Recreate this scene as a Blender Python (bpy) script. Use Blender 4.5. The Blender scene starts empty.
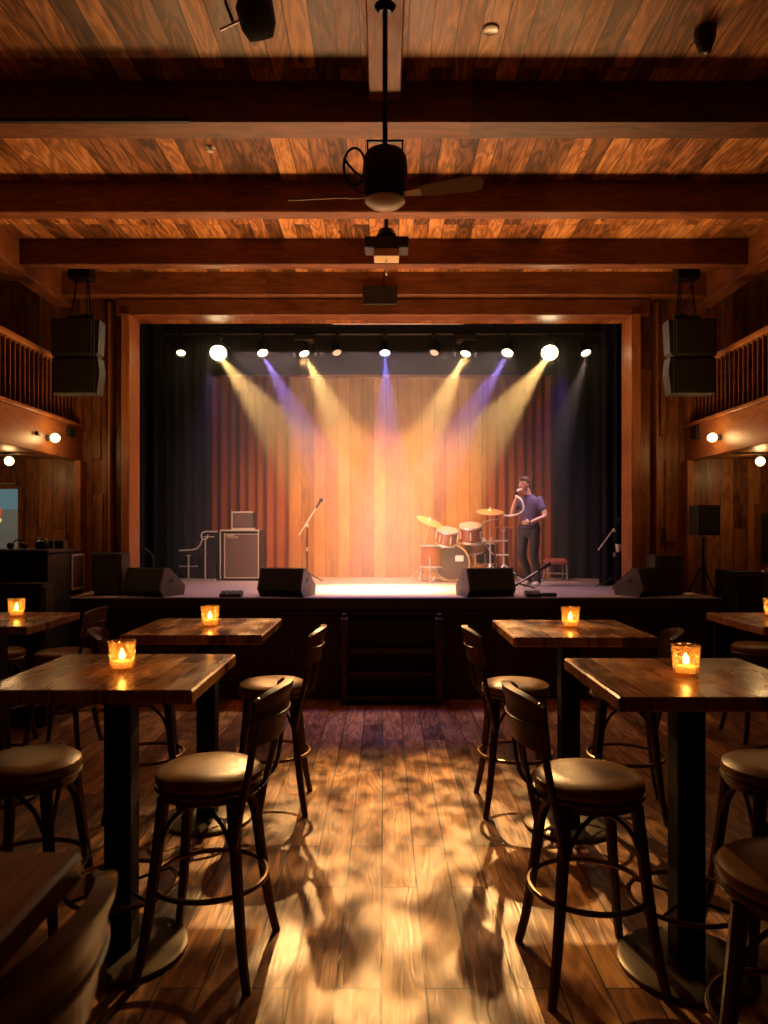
import bpy, bmesh, math, random
from mathutils import Vector, Matrix
random.seed(7)
PI = math.pi
SC = bpy.context.scene
COL = SC.collection

# ------------------------------------------------------------ camera, world, lights, exposure
cam_d = bpy.data.cameras.new('camera'); cam = bpy.data.objects.new('camera', cam_d); COL.objects.link(cam)
cam.location = (0, 0, 1.58); cam.rotation_euler = (PI/2, 0, 0)
cam_d.sensor_width = 36; cam_d.lens = 740/1024*36; cam_d.shift_y = 18/1024; cam_d.clip_start = .05
cam_d.dof.use_dof = True; cam_d.dof.focus_distance = 4.2; cam_d.dof.aperture_fstop = 4.0
SC.camera = cam
w = bpy.data.worlds.new('world'); SC.world = w; w.use_nodes = True
w.node_tree.nodes['Background'].inputs[0].default_value = (.9, .45, .2, 1)
w.node_tree.nodes['Background'].inputs[1].default_value = .006
SC.view_settings.view_transform = 'Standard'; SC.view_settings.look = 'None'
SC.view_settings.gamma = 1; SC.view_settings.exposure = 0; SC.view_settings.use_curve_mapping = False
SC.cycles.use_denoising = True
SC.cycles.max_bounces = 6; SC.cycles.volume_bounces = 0; SC.cycles.sample_clamp_indirect = 4
SC.cycles.transparent_max_bounces = 12
SC.cycles.caustics_reflective = False; SC.cycles.caustics_refractive = False

def light(name, kind, loc, energy, color, aim=None, spread=180, size=.05, angle=40, blend=.5, sx=None, sy=None, gobo=None):
    l = bpy.data.lights.new(name, kind); l.energy = energy; l.color = color
    if kind == 'AREA':
        l.shape = 'RECTANGLE'; l.size = sx; l.size_y = sy; l.spread = math.radians(spread)
    else:
        l.shadow_soft_size = size
    if kind == 'SPOT':
        l.spot_size = math.radians(angle); l.spot_blend = blend
    if gobo:
        l.use_nodes = True; nt = l.node_tree; em = nt.nodes.get('Emission')
        tc = nt.nodes.new('ShaderNodeTexCoord'); ns = nt.nodes.new('ShaderNodeTexNoise')
        ns.inputs['Scale'].default_value = gobo; ns.inputs['Detail'].default_value = 3; ns.inputs['Distortion'].default_value = .6
        mr = nt.nodes.new('ShaderNodeMapRange'); mr.inputs[1].default_value = .44; mr.inputs[2].default_value = .56
        mr.inputs[3].default_value = .22; mr.inputs[4].default_value = 1.7
        nt.links.new(tc.outputs['Normal'], ns.inputs['Vector']); nt.links.new(ns.outputs[0], mr.inputs[0])
        nt.links.new(mr.outputs[0], em.inputs['Strength'])
    o = bpy.data.objects.new(name, l); COL.objects.link(o); o.location = loc
    if aim is not None:
        o.rotation_euler = (Vector(aim) - Vector(loc)).to_track_quat('-Z', 'Y').to_euler()
    return o

LH = 3.50; LY = 8.05                       # lens height and depth of the stage lamps
# the two moving heads point into the room (gobo lamps)
light('key_lamp_light', 'SPOT', (.87, 7.9, 3.42), 950, (1, .52, .17), aim=(.05, 3.3, 0), size=.03, angle=36, blend=.8, gobo=34)
light('key_lamp_light', 'SPOT', (-.87, 7.9, 3.42), 720, (1, .52, .17), aim=(-.05, 3.3, 0), size=.03, angle=36, blend=.8, gobo=34)
# backdrop wash and stage washes from the lamp bar
light('backdrop_wash_light', 'AREA', (0, 8.25, 3.3), 66, (1, .46, .14), aim=(0, 9.9, .9), sx=2.0, sy=.2, spread=95)
light('stage_wash_light', 'AREA', (-.1, 8.0, 3.5), 48, (1, .66, .62), aim=(-.1, 8.35, .95), sx=3.0, sy=.3, spread=100)
light('stage_violet_light', 'SPOT', (-1.9, 8.05, 3.3), 22, (.42, .22, 1), aim=(-1.45, 7.9, .95), angle=60, blend=.8)
light('stage_violet_light', 'SPOT', (1.95, 8.05, 3.3), 30, (.42, .20, 1), aim=(1.5, 8.0, .95), angle=60, blend=.8)
light('floor_violet_light', 'SPOT', (0, 7.7, 3.4), 150, (.28, .16, 1), aim=(0, 6.6, 0), angle=40, blend=.7)
# unseen area light without a fixture, added for warm stage bounce onto the ceiling
light('ceiling_bounce_fill', 'AREA', (0, 6.6, 1.66), 80, (1, .53, .19), aim=(0, 5.9, 4.1), sx=4.6, sy=.5, spread=135)
light('singer_lamp_light', 'SPOT', (2.19, 7.98, 3.44), 120, (1, .74, .62), aim=(1.63, 8.32, 1.7), angle=26, blend=.8, size=.02)
# beams in the haze: (x, dir, energy, colour, cone)
for bx, d, e, c, a, f in [(-1.795, (.80, -.04, -1), 1600, (1, .60, .20), 30, (.15, -.75, -.6)), (-.86, (.48, -.03, -1), 1600, (1, .60, .20), 30, (.3, -.4, -.9)),
                          (.88, (-.48, -.03, -1), 1600, (1, .60, .20), 30, (-.3, -.4, -.9)), (1.795, (-.78, -.04, -1), 2100, (1, .60, .20), 30, (-.15, -.75, -.6)),
                          (-1.316, (.55, -.03, -1), 900, (.36, .24, 1), 24, (.3, -.55, -.8)), (1.338, (-.62, -.03, -1), 900, (.36, .24, 1), 24, (-.3, -.55, -.8)),
                          (.01, (.02, -.02, -1), 850, (.26, .22, 1), 26, (.02, -.5, -.9))]:
    p = Vector((bx, LY-.03, LH))+Vector(f).normalized()*.06
    light('beam_light', 'SPOT', p, e, c, aim=p+Vector(d), size=.02, angle=a, blend=.5)

# ------------------------------------------------------------ materials
def nmat(name):
    m = bpy.data.materials.new(name); m.use_nodes = True
    return m, m.node_tree, m.node_tree.nodes['Principled BSDF']

def plain(name, col, rough=.5, metal=0, emis=None, es=0, bump=0, bscale=60, var=.12, spec=.5):
    m, nt, b = nmat(name)
    ns = nt.nodes.new('ShaderNodeTexNoise'); ns.inputs['Scale'].default_value = bscale*.2; ns.inputs['Detail'].default_value = 4
    tc = nt.nodes.new('ShaderNodeTexCoord'); nt.links.new(tc.outputs['Object'], ns.inputs['Vector'])
    mx = nt.nodes.new('ShaderNodeMix'); mx.data_type = 'RGBA'
    mx.inputs[6].default_value = tuple(c*(1-var) for c in col)+(1,); mx.inputs[7].default_value = tuple(min(1, c*(1+var)) for c in col)+(1,)
    nt.links.new(ns.outputs[0], mx.inputs[0]); nt.links.new(mx.outputs[2], b.inputs['Base Color'])
    b.inputs['Roughness'].default_value = rough; b.inputs['Metallic'].default_value = metal
    b.inputs['Specular IOR Level'].default_value = spec
    if emis:
        b.inputs['Emission Color'].default_value = tuple(emis)+(1,); b.inputs['Emission Strength'].default_value = es
    if bump:
        n2 = nt.nodes.new('ShaderNodeTexNoise'); n2.inputs['Scale'].default_value = bscale
        nt.links.new(tc.outputs['Object'], n2.inputs['Vector'])
        bp = nt.nodes.new('ShaderNodeBump'); bp.inputs['Strength'].default_value = bump; bp.inputs['Distance'].default_value = .01
        nt.links.new(n2.outputs[0], bp.inputs['Height']); nt.links.new(bp.outputs[0], b.inputs['Normal'])
    return m

def planks(name, cols, width, length, along, across, rough=(.35, .55), gap=.004, ring=14, knot=.055, rnd=False, bump=.35, spec=.5, offs=.37, gapdark=.12, kden=1.0, worn=0, rw=.14, fw=.45, thirdk=.03):
    """wood boards; cols: four colours dark -> light"""
    m, nt, b = nmat(name); N = nt.nodes.new; L = nt.links.new
    def math_(op, a, bb=None, cc=None):
        n = N('ShaderNodeMath'); n.operation = op
        for i, v in enumerate((a, bb, cc)):
            if v is None: continue
            if isinstance(v, (int, float)): n.inputs[i].default_value = v
            else: L(v, n.inputs[i])
        return n.outputs[0]
    tc = N('ShaderNodeTexCoord'); sp = N('ShaderNodeSeparateXYZ'); L(tc.outputs['Object'], sp.inputs[0])
    A, B = sp.outputs['XYZ'.index(along)], sp.outputs['XYZ'.index(across)]
    third = sp.outputs[[i for i in range(3) if i not in ('XYZ'.index(along), 'XYZ'.index(across))][0]]
    if rnd:
        oi = N('ShaderNodeObjectInfo'); A = math_('ADD', A, math_('MULTIPLY', oi.outputs['Random'], 9.3))
    B = math_('ADD', B, math_('MULTIPLY', third, thirdk))
    def comb(x, y, z=0):
        c = N('ShaderNodeCombineXYZ')
        for i, v in enumerate((x, y, z)):
            if isinstance(v, (int, float)): c.inputs[i].default_value = v
            else: L(v, c.inputs[i])
        return c.outputs[0]
    br = N('ShaderNodeTexBrick'); L(comb(math_('ADD', A, 40), math_('ADD', B, 40)), br.inputs['Vector'])
    br.offset = offs; br.offset_frequency = 2; br.squash_frequency = 3; br.squash = 1.0
    br.inputs['Color1'].default_value = (0, 0, 0, 1); br.inputs['Color2'].default_value = (1, 1, 1, 1); br.inputs['Mortar'].default_value = (.5, .5, .5, 1)
    br.inputs['Scale'].default_value = 1; br.inputs['Mortar Size'].default_value = gap; br.inputs['Mortar Smooth'].default_value = .2
    br.inputs['Brick Width'].default_value = length; br.inputs['Row Height'].default_value = width; br.inputs['Bias'].default_value = 0
    rs = N('ShaderNodeSeparateColor'); L(br.outputs['Color'], rs.inputs[0]); R = rs.outputs[0]
    W = math_('MULTIPLY', R, 31)
    def noise(vec, scale, detail=2, dist=0):
        n = N('ShaderNodeTexNoise'); n.noise_dimensions = '4D'; L(vec, n.inputs['Vector']); L(W, n.inputs['W'])
        n.inputs['Scale'].default_value = scale; n.inputs['Detail'].default_value = detail; n.inputs['Distortion'].default_value = dist
        return n.outputs[0]
    big = noise(comb(math_('MULTIPLY', A, 1.5), math_('MULTIPLY', B, 8)), 1, 2, .5)
    rings = math_('MULTIPLY_ADD', math_('SINE', math_('MULTIPLY', big, ring*6.28)), .5, .5)
    fine = noise(comb(math_('MULTIPLY', A, 5), math_('MULTIPLY', B, 110)), 1, 3)
    patch = noise(comb(math_('MULTIPLY', A, 2.2), math_('MULTIPLY', B, 5)), 1, 3, 1)
    vo = N('ShaderNodeTexVoronoi'); L(comb(math_('MULTIPLY', A, kden), math_('MULTIPLY', B, kden*2.2), W), vo.inputs['Vector']); vo.inputs['Scale'].default_value = 1.6
    kn = N('ShaderNodeMapRange'); L(vo.outputs['Distance'], kn.inputs[0]); kn.inputs[1].default_value = knot; kn.inputs[2].default_value = knot*2.0
    val = math_('ADD', math_('MULTIPLY', R, .62), math_('MULTIPLY', rings, rw))
    val = math_('ADD', val, math_('MULTIPLY', math_('SUBTRACT', fine, .5), fw))
    val = math_('ADD', val, math_('MULTIPLY', math_('SUBTRACT', patch, .45), .7))
    val = math_('MULTIPLY', math_('ADD', val, .04), math_('MULTIPLY_ADD', kn.outputs[0], .7, .3))
    cr = N('ShaderNodeValToRGB'); L(val, cr.inputs[0]); e = cr.color_ramp.elements
    e[0].position = 0; e[0].color = tuple(cols[0])+(1,); e[1].position = 1; e[1].color = tuple(cols[3])+(1,)
    x = e.new(.33); x.color = tuple(cols[1])+(1,); x = e.new(.66); x.color = tuple(cols[2])+(1,)
    mx = N('ShaderNodeMix'); mx.data_type = 'RGBA'; L(br.outputs['Fac'], mx.inputs[0]); L(cr.outputs[0], mx.inputs[6])
    mx.inputs[7].default_value = tuple(c*gapdark for c in cols[1])+(1,)
    L(mx.outputs[2], b.inputs['Base Color'])
    rr = N('ShaderNodeMapRange'); L(patch, rr.inputs[0]); rr.inputs[1].default_value = .3; rr.inputs[2].default_value = .7
    rr.inputs[3].default_value = rough[0]; rr.inputs[4].default_value = rough[1]; L(rr.outputs[0], b.inputs['Roughness'])
    b.inputs['Specular IOR Level'].default_value = spec
    h = math_('SUBTRACT', math_('MULTIPLY_ADD', rings, .16, math_('MULTIPLY', fine, .25)), math_('MULTIPLY', br.outputs['Fac'], 1.2))
    h = math_('ADD', h, math_('MULTIPLY', R, .25))
    if worn: h = math_('ADD', h, math_('MULTIPLY', patch, worn))
    bp = N('ShaderNodeBump'); bp.inputs['Strength'].default_value = bump; bp.inputs['Distance'].default_value = .006
    L(h, bp.inputs['Height']); L(bp.outputs[0], b.inputs['Normal'])
    return m

M = {}
M['floor'] = planks('floor_wood', [(.045, .015, .005), (.17, .068, .020), (.33, .145, .045), (.60, .32, .11)], .155, 1.15, 'Y', 'X', rough=(.30, .50), gap=.0035, ring=8, knot=.06, bump=.55, rw=.36, kden=1.3, fw=.75, worn=1.2, spec=.6)
M['ceil'] = planks('ceiling_wood', [(.035, .011, .003), (.15, .055, .015), (.36, .14, .04), (.68, .32, .11)], .125, 2.1, 'Y', 'X', rough=(.35, .5), gap=.003, ring=8, knot=.07, bump=.4, rw=.32, kden=1.7, fw=.8)
M['beam'] = planks('beam_wood', [(.05, .013, .004), (.12, .034, .009), (.18, .056, .015), (.27, .09, .026)], .9, 4.5, 'X', 'Z', rough=(.4, .6), gap=.0005, ring=6, knot=.07, bump=.3, rw=.3, kden=1.6, fw=.7, thirdk=.9)
M['beamy'] = planks('beam_wood_long', [(.05, .013, .004), (.12, .034, .009), (.18, .056, .015), (.27, .09, .026)], .9, 4.5, 'Y', 'Z', rough=(.4, .6), gap=.0005, ring=6, knot=.07, bump=.3, rw=.3, kden=1.6, fw=.7, thirdk=.9)
M['wall'] = planks('wall_wood', [(.05, .015, .004), (.17, .058, .016), (.27, .10, .028), (.42, .175, .052)], .14, 2.6, 'Z', 'X', rough=(.3, .5), gap=.004, ring=7, knot=.07, bump=.3, rw=.28, kden=1.5, fw=.7)
M['wallside'] = planks('wall_wood_side', [(.05, .015, .004), (.17, .058, .016), (.27, .10, .028), (.42, .175, .052)], .14, 2.6, 'Z', 'Y', rough=(.3, .5), gap=.004, ring=6, knot=.05, bump=.3)
M['trim'] = planks('trim_wood', [(.16, .05, .014), (.28, .10, .03), (.36, .14, .045), (.45, .19, .07)], .9, 3.5, 'Z', 'X', rough=(.35, .5), gap=.0005, ring=5, knot=.03, bump=.2, rw=.25, fw=.7, thirdk=.8)
M['trimy'] = planks('trim_wood_long', [(.14, .045, .012), (.27, .095, .028), (.36, .14, .04), (.45, .19, .06)], .9, 3.5, 'Y', 'Z', rough=(.35, .5), gap=.0005, ring=5, knot=.05, bump=.2, rw=.28, fw=.7, thirdk=.8)
M['backdrop'] = planks('backdrop_wood', [(.20, .07, .02), (.38, .155, .045), (.50, .22, .07), (.62, .30, .10)], .16, 30, 'Z', 'X', rough=(.4, .55), gap=.003, ring=4, knot=.02, bump=.3, offs=.5)
M['table'] = planks('table_wood', [(.07, .025, .008), (.24, .10, .03), (.40, .19, .06), (.55, .29, .10)], .085, .8, 'Y', 'X', rough=(.16, .34), gap=.0008, ring=7, knot=.06, rnd=True, bump=.16, rw=.25, fw=.9, spec=.6, gapdark=.5)
M['stage_deck'] = plain('stage_deck_paint', (.40, .31, .31), .5, bscale=9, var=.15)
M['black'] = plain('black_paint', (.008, .007, .007), .55)
M['stage_black'] = plain('stage_black_paint', (.032, .023, .017), .5, bscale=20, bump=.1)
M['blackmetal'] = plain('black_metal', (.012, .011, .010), .35, .6)
M['basemetal'] = plain('base_plate_metal', (.10, .085, .06), .38, .5, bscale=12)
M['iron'] = plain('table_iron', (.012, .010, .009), .7, 0, spec=.2)
M['ringmetal'] = plain('foot_ring_metal', (.16, .09, .04), .3, .8)
M['chrome'] = plain('chrome', (.80, .77, .72), .28, .55)
M['chromeb'] = plain('brushed_chrome', (.62, .58, .54), .35, .5)
M['stoolwood'] = plain('stool_dark_wood', (.045, .018, .008), .28, bscale=30)
M['backwood'] = plain('stool_back_wood', (.10, .05, .018), .32, bscale=18)
M['leather'] = plain('tan_leather', (.21, .105, .024), .34, bump=.12, bscale=180)
M['piping'] = plain('stool_rim_wood', (.13, .07, .03), .25)
M['speaker'] = plain('speaker_black', (.009, .008, .008), .6, bump=.3, bscale=260)
M['grille'] = plain('speaker_grille', (.022, .019, .019), .7, bump=.6, bscale=420)
M['sidegrey'] = plain('speaker_side_grey', (.028, .022, .021), .6)
M['monitorside'] = plain('wedge_side', (.075, .06, .062), .6)
M['rust'] = plain('rust_velvet', (.30, .085, .03), .9, bscale=40, spec=.15)
M['navy'] = plain('black_velvet', (.010, .011, .019), .85, bscale=40, spec=.2)
M['amptolex'] = plain('amp_grille_cloth', (.16, .10, .095), .8, bump=.4, bscale=420)
M['cream'] = plain('cream_piping', (.75, .68, .58), .45)
M['gold'] = plain('amp_badge', (.80, .66, .40), .4, .2)
M['drumwood'] = plain('drum_shell_lacquer', (.34, .10, .035), .2, bscale=30)
M['drumhead'] = plain('drum_skin', (.72, .62, .52), .45)
M['bassheadm'] = plain('bass_drum_head', (.085, .05, .045), .4)
M['hoop'] = plain('drum_hoop_wood', (.55, .36, .16), .35)
M['brass'] = plain('cymbal_bronze', (.85, .58, .26), .35, .5)
M['white'] = plain('white_plastic', (.8, .78, .75), .4)
M['redseat'] = plain('red_seat', (.42, .12, .10), .5)
M['skin'] = plain('skin', (.74, .43, .32), .5, bscale=30, var=.06)
M['shirt'] = plain('violet_shirt', (.12, .085, .20), .8, bscale=60, bump=.2)
M['jeans'] = plain('dark_trousers', (.045, .04, .045), .85, bscale=90, bump=.3)
M['hair'] = plain('brown_hair', (.10, .05, .03), .5, bump=.8, bscale=120)
M['sneaker'] = plain('white_sneaker', (.55, .50, .48), .6)
M['wax'] = plain('candle_wax', (.9, .6, .3), .5, emis=(1, .42, .09), es=1.2)
M['flame'] = plain('candle_flame', (1, .7, .3), .5, emis=(1, .62, .22), es=45)
M['bulb'] = plain('warm_bulb', (1, .85, .6), .5, emis=(1, .66, .28), es=7)
M['fanblade'] = plain('fan_blade', (.34, .22, .14), .5)
M['fanglass'] = plain('fan_bowl', (.62, .50, .38), .4)
M['beige'] = plain('beige_plate', (.45, .33, .20), .5)
M['orangebrace'] = plain('bare_wood', (.34, .14, .05), .5)
def lensm(name, c, s): return plain(name, (1, 1, 1), .3, emis=c, es=s)
M['lens_strong'] = lensm('lens_strong', (1, .78, .42), 60)
M['lens_warm'] = lensm('lens_warm', (1, .74, .40), 14)
M['lens_blue'] = lensm('lens_blue', (.55, .58, 1), 14)
M['lens_dim'] = lensm('lens_dim', (1, .55, .3), .35)  # faint emission put into the lenses of the unlit lamps

def glassmat():
    m, nt, b = nmat('candle_glass'); nt.nodes.remove(b); out = nt.nodes['Material Output']
    tr = nt.nodes.new('ShaderNodeBsdfTransparent'); tr.inputs[0].default_value = (1, .80, .52, 1)
    tl = nt.nodes.new('ShaderNodeBsdfTranslucent'); tl.inputs[0].default_value = (.9, .5, .2, 1)
    gl = nt.nodes.new('ShaderNodeBsdfGlossy'); gl.inputs['Roughness'].default_value = .08
    vo = nt.nodes.new('ShaderNodeTexVoronoi'); vo.inputs['Scale'].default_value = 75; vo.feature = 'DISTANCE_TO_EDGE'
    tc = nt.nodes.new('ShaderNodeTexCoord'); nt.links.new(tc.outputs['Object'], vo.inputs['Vector'])
    bp = nt.nodes.new('ShaderNodeBump'); bp.inputs['Strength'].default_value = 1; bp.inputs['Distance'].default_value = .01
    nt.links.new(vo.outputs['Distance'], bp.inputs['Height']); nt.links.new(bp.outputs[0], gl.inputs['Normal'])
    mr = nt.nodes.new('ShaderNodeMapRange'); nt.links.new(vo.outputs['Distance'], mr.inputs[0])
    mr.inputs[1].default_value = .0; mr.inputs[2].default_value = .12; mr.inputs[3].default_value = .50; mr.inputs[4].default_value = .06
    m1 = nt.nodes.new('ShaderNodeMixShader'); nt.links.new(mr.outputs[0], m1.inputs[0]); nt.links.new(tr.outputs[0], m1.inputs[1]); nt.links.new(tl.outputs[0], m1.inputs[2])
    m2 = nt.nodes.new('ShaderNodeMixShader'); m2.inputs[0].default_value = .10; nt.links.new(m1.outputs[0], m2.inputs[1]); nt.links.new(gl.outputs[0], m2.inputs[2])
    nt.links.new(m2.outputs[0], out.inputs['Surface']); return m
M['glass'] = glassmat()

# ------------------------------------------------------------ mesh helpers
def amat(p, d, up=(0, 0, 1)):
    """matrix at p whose local z points along d"""
    z = Vector(d).normalized(); u = Vector(up)
    if abs(z.dot(u)) > .98: u = Vector((0, 1, 0))
    x = u.cross(z).normalized(); y = z.cross(x)
    return Matrix(((x.x, y.x, z.x, p[0]), (x.y, y.y, z.y, p[1]), (x.z, y.z, z.z, p[2]), (0, 0, 0, 1)))

class MB:
    def __init__(s): s.bm = bmesh.new()
    def add(s, verts, faces, mat=None):
        vs = [s.bm.verts.new(mat @ Vector(v) if mat else v) for v in verts]
        for f in faces:
            try: s.bm.faces.new([vs[i] for i in f])
            except ValueError: pass
        return s
    def box(s, x0, x1, y0, y1, z0, z1, bev=.003, mat=None):
        b = min(bev, (x1-x0)*.3, (y1-y0)*.3, (z1-z0)*.3)
        t = bmesh.new(); bmesh.ops.create_cube(t, size=1)
        for v in t.verts: v.co = Vector(((x0+x1)/2+v.co.x*(x1-x0), (y0+y1)/2+v.co.y*(y1-y0), (z0+z1)/2+v.co.z*(z1-z0)))
        if b > 0: bmesh.ops.bevel(t, geom=t.edges[:], offset=b, segments=1 if b < .012 else 3, affect='EDGES')
        s._merge(t, mat); return s
    def _merge(s, t, mat=None):
        t.verts.ensure_lookup_table(); t.verts.index_update()
        s.add([v.co.copy() for v in t.verts], [[v.index for v in f.verts] for f in t.faces], mat); t.free()
    def lathe(s, prof, seg=24, mat=None, arc=2*PI):
        n = len(prof); vs = []; fs = []
        for i in range(seg):
            a = arc*i/seg; c, q = math.cos(a), math.sin(a)
            vs += [(r*c, r*q, z) for r, z in prof]
        for i in range(seg):
            j = (i+1) % seg
            for k in range(n-1):
                fs.append((i*n+k, j*n+k, j*n+k+1, i*n+k+1))
        if prof[0][0] > 1e-5: fs.append([i*n for i in range(seg)][::-1])
        if prof[-1][0] > 1e-5: fs.append([i*n+n-1 for i in range(seg)])
        t = bmesh.new(); tv = [t.verts.new(v) for v in vs]
        for f in fs:
            try: t.faces.new([tv[i] for i in f])
            except ValueError: pass
        bmesh.ops.remove_doubles(t, verts=t.verts[:], dist=1e-6)
        s._merge(t, mat); return s
    def cyl(s, p0, p1, r0, r1=None, seg=14):
        r1 = r0 if r1 is None else r1; p0 = Vector(p0); d = Vector(p1)-p0; L = d.length
        return s.lathe([(r0, 0), (r1, L)], seg, amat(p0, d))
    def tube(s, pts, r, seg=8, closed=False, cap=True):
        P = [Vector(p) for p in pts]; n = len(P); R = r if isinstance(r, (list, tuple)) else [r]*n
        T = []
        for i in range(n):
            a = P[(i-1) % n] if closed or i > 0 else P[i]; b = P[(i+1) % n] if closed or i < n-1 else P[i]
            T.append((b-a).normalized())
        u = T[0].orthogonal().normalized(); rings = []
        for i in range(n):
            u = (u - T[i]*u.dot(T[i])).normalized(); v = T[i].cross(u)
            rings.append([P[i]+R[i]*(u*math.cos(2*PI*k/seg)+v*math.sin(2*PI*k/seg)) for k in range(seg)])
        vs = [p for ring in rings for p in ring]; fs = []
        for i in range(n if closed else n-1):
            j = (i+1) % n
            for k in range(seg):
                l = (k+1) % seg; fs.append((i*seg+k, i*seg+l, j*seg+l, j*seg+k))
        if not closed and cap:
            fs.append(list(range(seg))[::-1]); fs.append([(n-1)*seg+k for k in range(seg)])
        return s.add(vs, fs)
    def loft(s, secs, seg=28):
        """secs: (centre, half width, half depth, turn) rings bottom to top"""
        vs = []; fs = []
        for c, a, b, rz in secs:
            R = Matrix.Rotation(rz, 3, 'Z')
            vs += [Vector(c)+R @ Vector((a*math.cos(2*PI*k/seg), b*math.sin(2*PI*k/seg), 0)) for k in range(seg)]
        n = len(secs)
        for i in range(n-1):
            for k in range(seg): fs.append((i*seg+k, i*seg+(k+1) % seg, (i+1)*seg+(k+1) % seg, (i+1)*seg+k))
        fs.append(list(range(seg))[::-1]); fs.append([(n-1)*seg+k for k in range(seg)])
        return s.add(vs, fs)
    def ball(s, c, r, seg=16, rings=10, mat=None):
        r = (r, r, r) if isinstance(r, (int, float)) else r
        t = bmesh.new(); bmesh.ops.create_uvsphere(t, u_segments=seg, v_segments=rings, radius=1)
        for v in t.verts: v.co = Vector((c[0]+v.co.x*r[0], c[1]+v.co.y*r[1], c[2]+v.co.z*r[2]))
        s._merge(t, mat); return s
    def prism(s, poly, d0, d1, axis='X', mat=None):
        """poly of (a, b) in the plane normal to axis"""
        def pt(a, b, d): return {'X': (d, a, b), 'Y': (a, d, b), 'Z': (a, b, d)}[axis]
        n = len(poly)
        vs = [pt(a, b, d0) for a, b in poly]+[pt(a, b, d1) for a, b in poly]
        fs = [list(range(n)), list(range(n, 2*n))[::-1]]+[(i, (i+1) % n, n+(i+1) % n, n+i) for i in range(n)]
        t = bmesh.new(); tv = [t.verts.new(v) for v in vs]
        for f in fs: t.faces.new([tv[i] for i in f])
        bmesh.ops.recalc_face_normals(t, faces=t.faces[:]); s._merge(t, mat); return s
    def build(s, name, mat, parent=None, angle=35, loc=None):
        bmesh.ops.recalc_face_normals(s.bm, faces=s.bm.faces[:])
        me = bpy.data.meshes.new(name); s.bm.to_mesh(me); s.bm.free()
        me.materials.append(mat); me.shade_smooth(); me.set_sharp_from_angle(angle=math.radians(angle))
        o = bpy.data.objects.new(name, me); COL.objects.link(o)
        if parent is not None: o.parent = parent
        if loc is not None: o.location = loc
        return o

def tag(o, label=None, cat=None, group=None, kind=None):
    if label: o['label'] = label
    if cat: o['category'] = cat
    if group: o['group'] = group
    if kind: o['kind'] = kind
    return o
def thing(name, label, cat, loc=(0, 0, 0), rz=0, group=None):
    o = bpy.data.objects.new(name, None); COL.objects.link(o); o.empty_display_size = .1
    o.location = loc; o.rotation_euler = (0, 0, rz); return tag(o, label, cat, group)
def struct(o): o['kind'] = 'structure'; return o
def dup(root, loc, rz, label, group=None):
    r = root.copy(); COL.objects.link(r); r.location = loc; r.rotation_euler = (0, 0, rz); r['label'] = label
    if group: r['group'] = group
    for ch in list(root.children):
        c = ch.copy(); COL.objects.link(c); c.parent = r
        for g in list(ch.children):
            d = g.copy(); COL.objects.link(d); d.parent = c
    return r

# ------------------------------------------------------------ the room
YW = 7.6; HC = 4.14
struct(MB().box(-5.2, 5.2, -3, 7.6, -.1, 0, 0).build('floor', M['floor']))
struct(MB().box(-5.2, 5.2, -3, 7.75, HC, HC+.12, 0).build('ceiling', M['ceil']))
struct(MB().box(-5.3, -5.2, -3, 7.75, 0, HC, 0).build('wall_left', M['wallside']))
struct(MB().box(5.2, 5.3, -3, 7.75, 0, HC, 0).build('wall_right', M['wallside']))
struct(MB().box(-5.2, 5.2, -3.1, -3, 0, HC, 0).build('wall_back', M['wall']))
wf = MB().box(-5.2, -2.56, 7.6, 7.75, 0, HC, 0).box(2.50, 5.2, 7.6, 7.75, 0, HC, 0).box(-2.56, 2.50, 7.6, 7.75, 3.74, HC, 0)
struct(wf.build('wall_front', M['wall']))
# stage house behind the opening
struct(MB().box(-3.6, 3.6, 9.96, 10.06, 0, 4.3, 0).build('wall_stage_back', M['black']))
struct(MB().box(-3.7, -3.6, 7.75, 10.06, 0, 4.3, 0).build('wall_stage_left', M['black']))
struct(MB().box(3.6, 3.7, 7.75, 10.06, 0, 4.3, 0).build('wall_stage_right', M['black']))
struct(MB().box(-3.7, 3.7, 7.75, 10.06, 4.3, 4.4, 0).build('ceiling_stage', M['black']))
# proscenium frame
struct(MB().box(-2.625, -2.54, 7.38, 7.70, .95, 3.74, .006).build('trim_1', M['trim']))
struct(MB().box(2.47, 2.565, 7.38, 7.70, .95, 3.74, .006).build('trim_2', M['trim']))
struct(MB().box(-2.69, 2.67, 7.42, 7.6, 3.735, 3.90, .006).build('trim_3', M['beam']))
struct(MB().box(-2.74, 2.72, 7.46, 7.52, 3.905, 3.93, .003).build('trim_4', M['trim']))
for i, (x0, x1, z0, z1) in enumerate([(-2.80, -2.775, .95, 3.9), (2.76, 2.785, .95, 3.9), (-3.12, -3.05, 0, 2.28), (3.05, 3.12, 0, 2.28)]):
    struct(MB().box(x0, x1, 7.50 if i < 2 else 7.44, 7.6, z0, z1, .004).build('trim_%d' % (5+i), M['trim']))
# raised boards on the panelled wall
for i, (x0, x1, z0, z1) in enumerate([(-3.0, -2.88, 1.0, 1.95), (2.88, 3.0, 1.45, 2.3), (-3.0, -2.9, 2.3, 3.3), (2.83, 2.9, 2.55, 3.1)]):
    struct(MB().box(x0, x1, 7.575, 7.6, z0, z1, .004).build('trim_%d' % (9+i), M['wall']))

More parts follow.
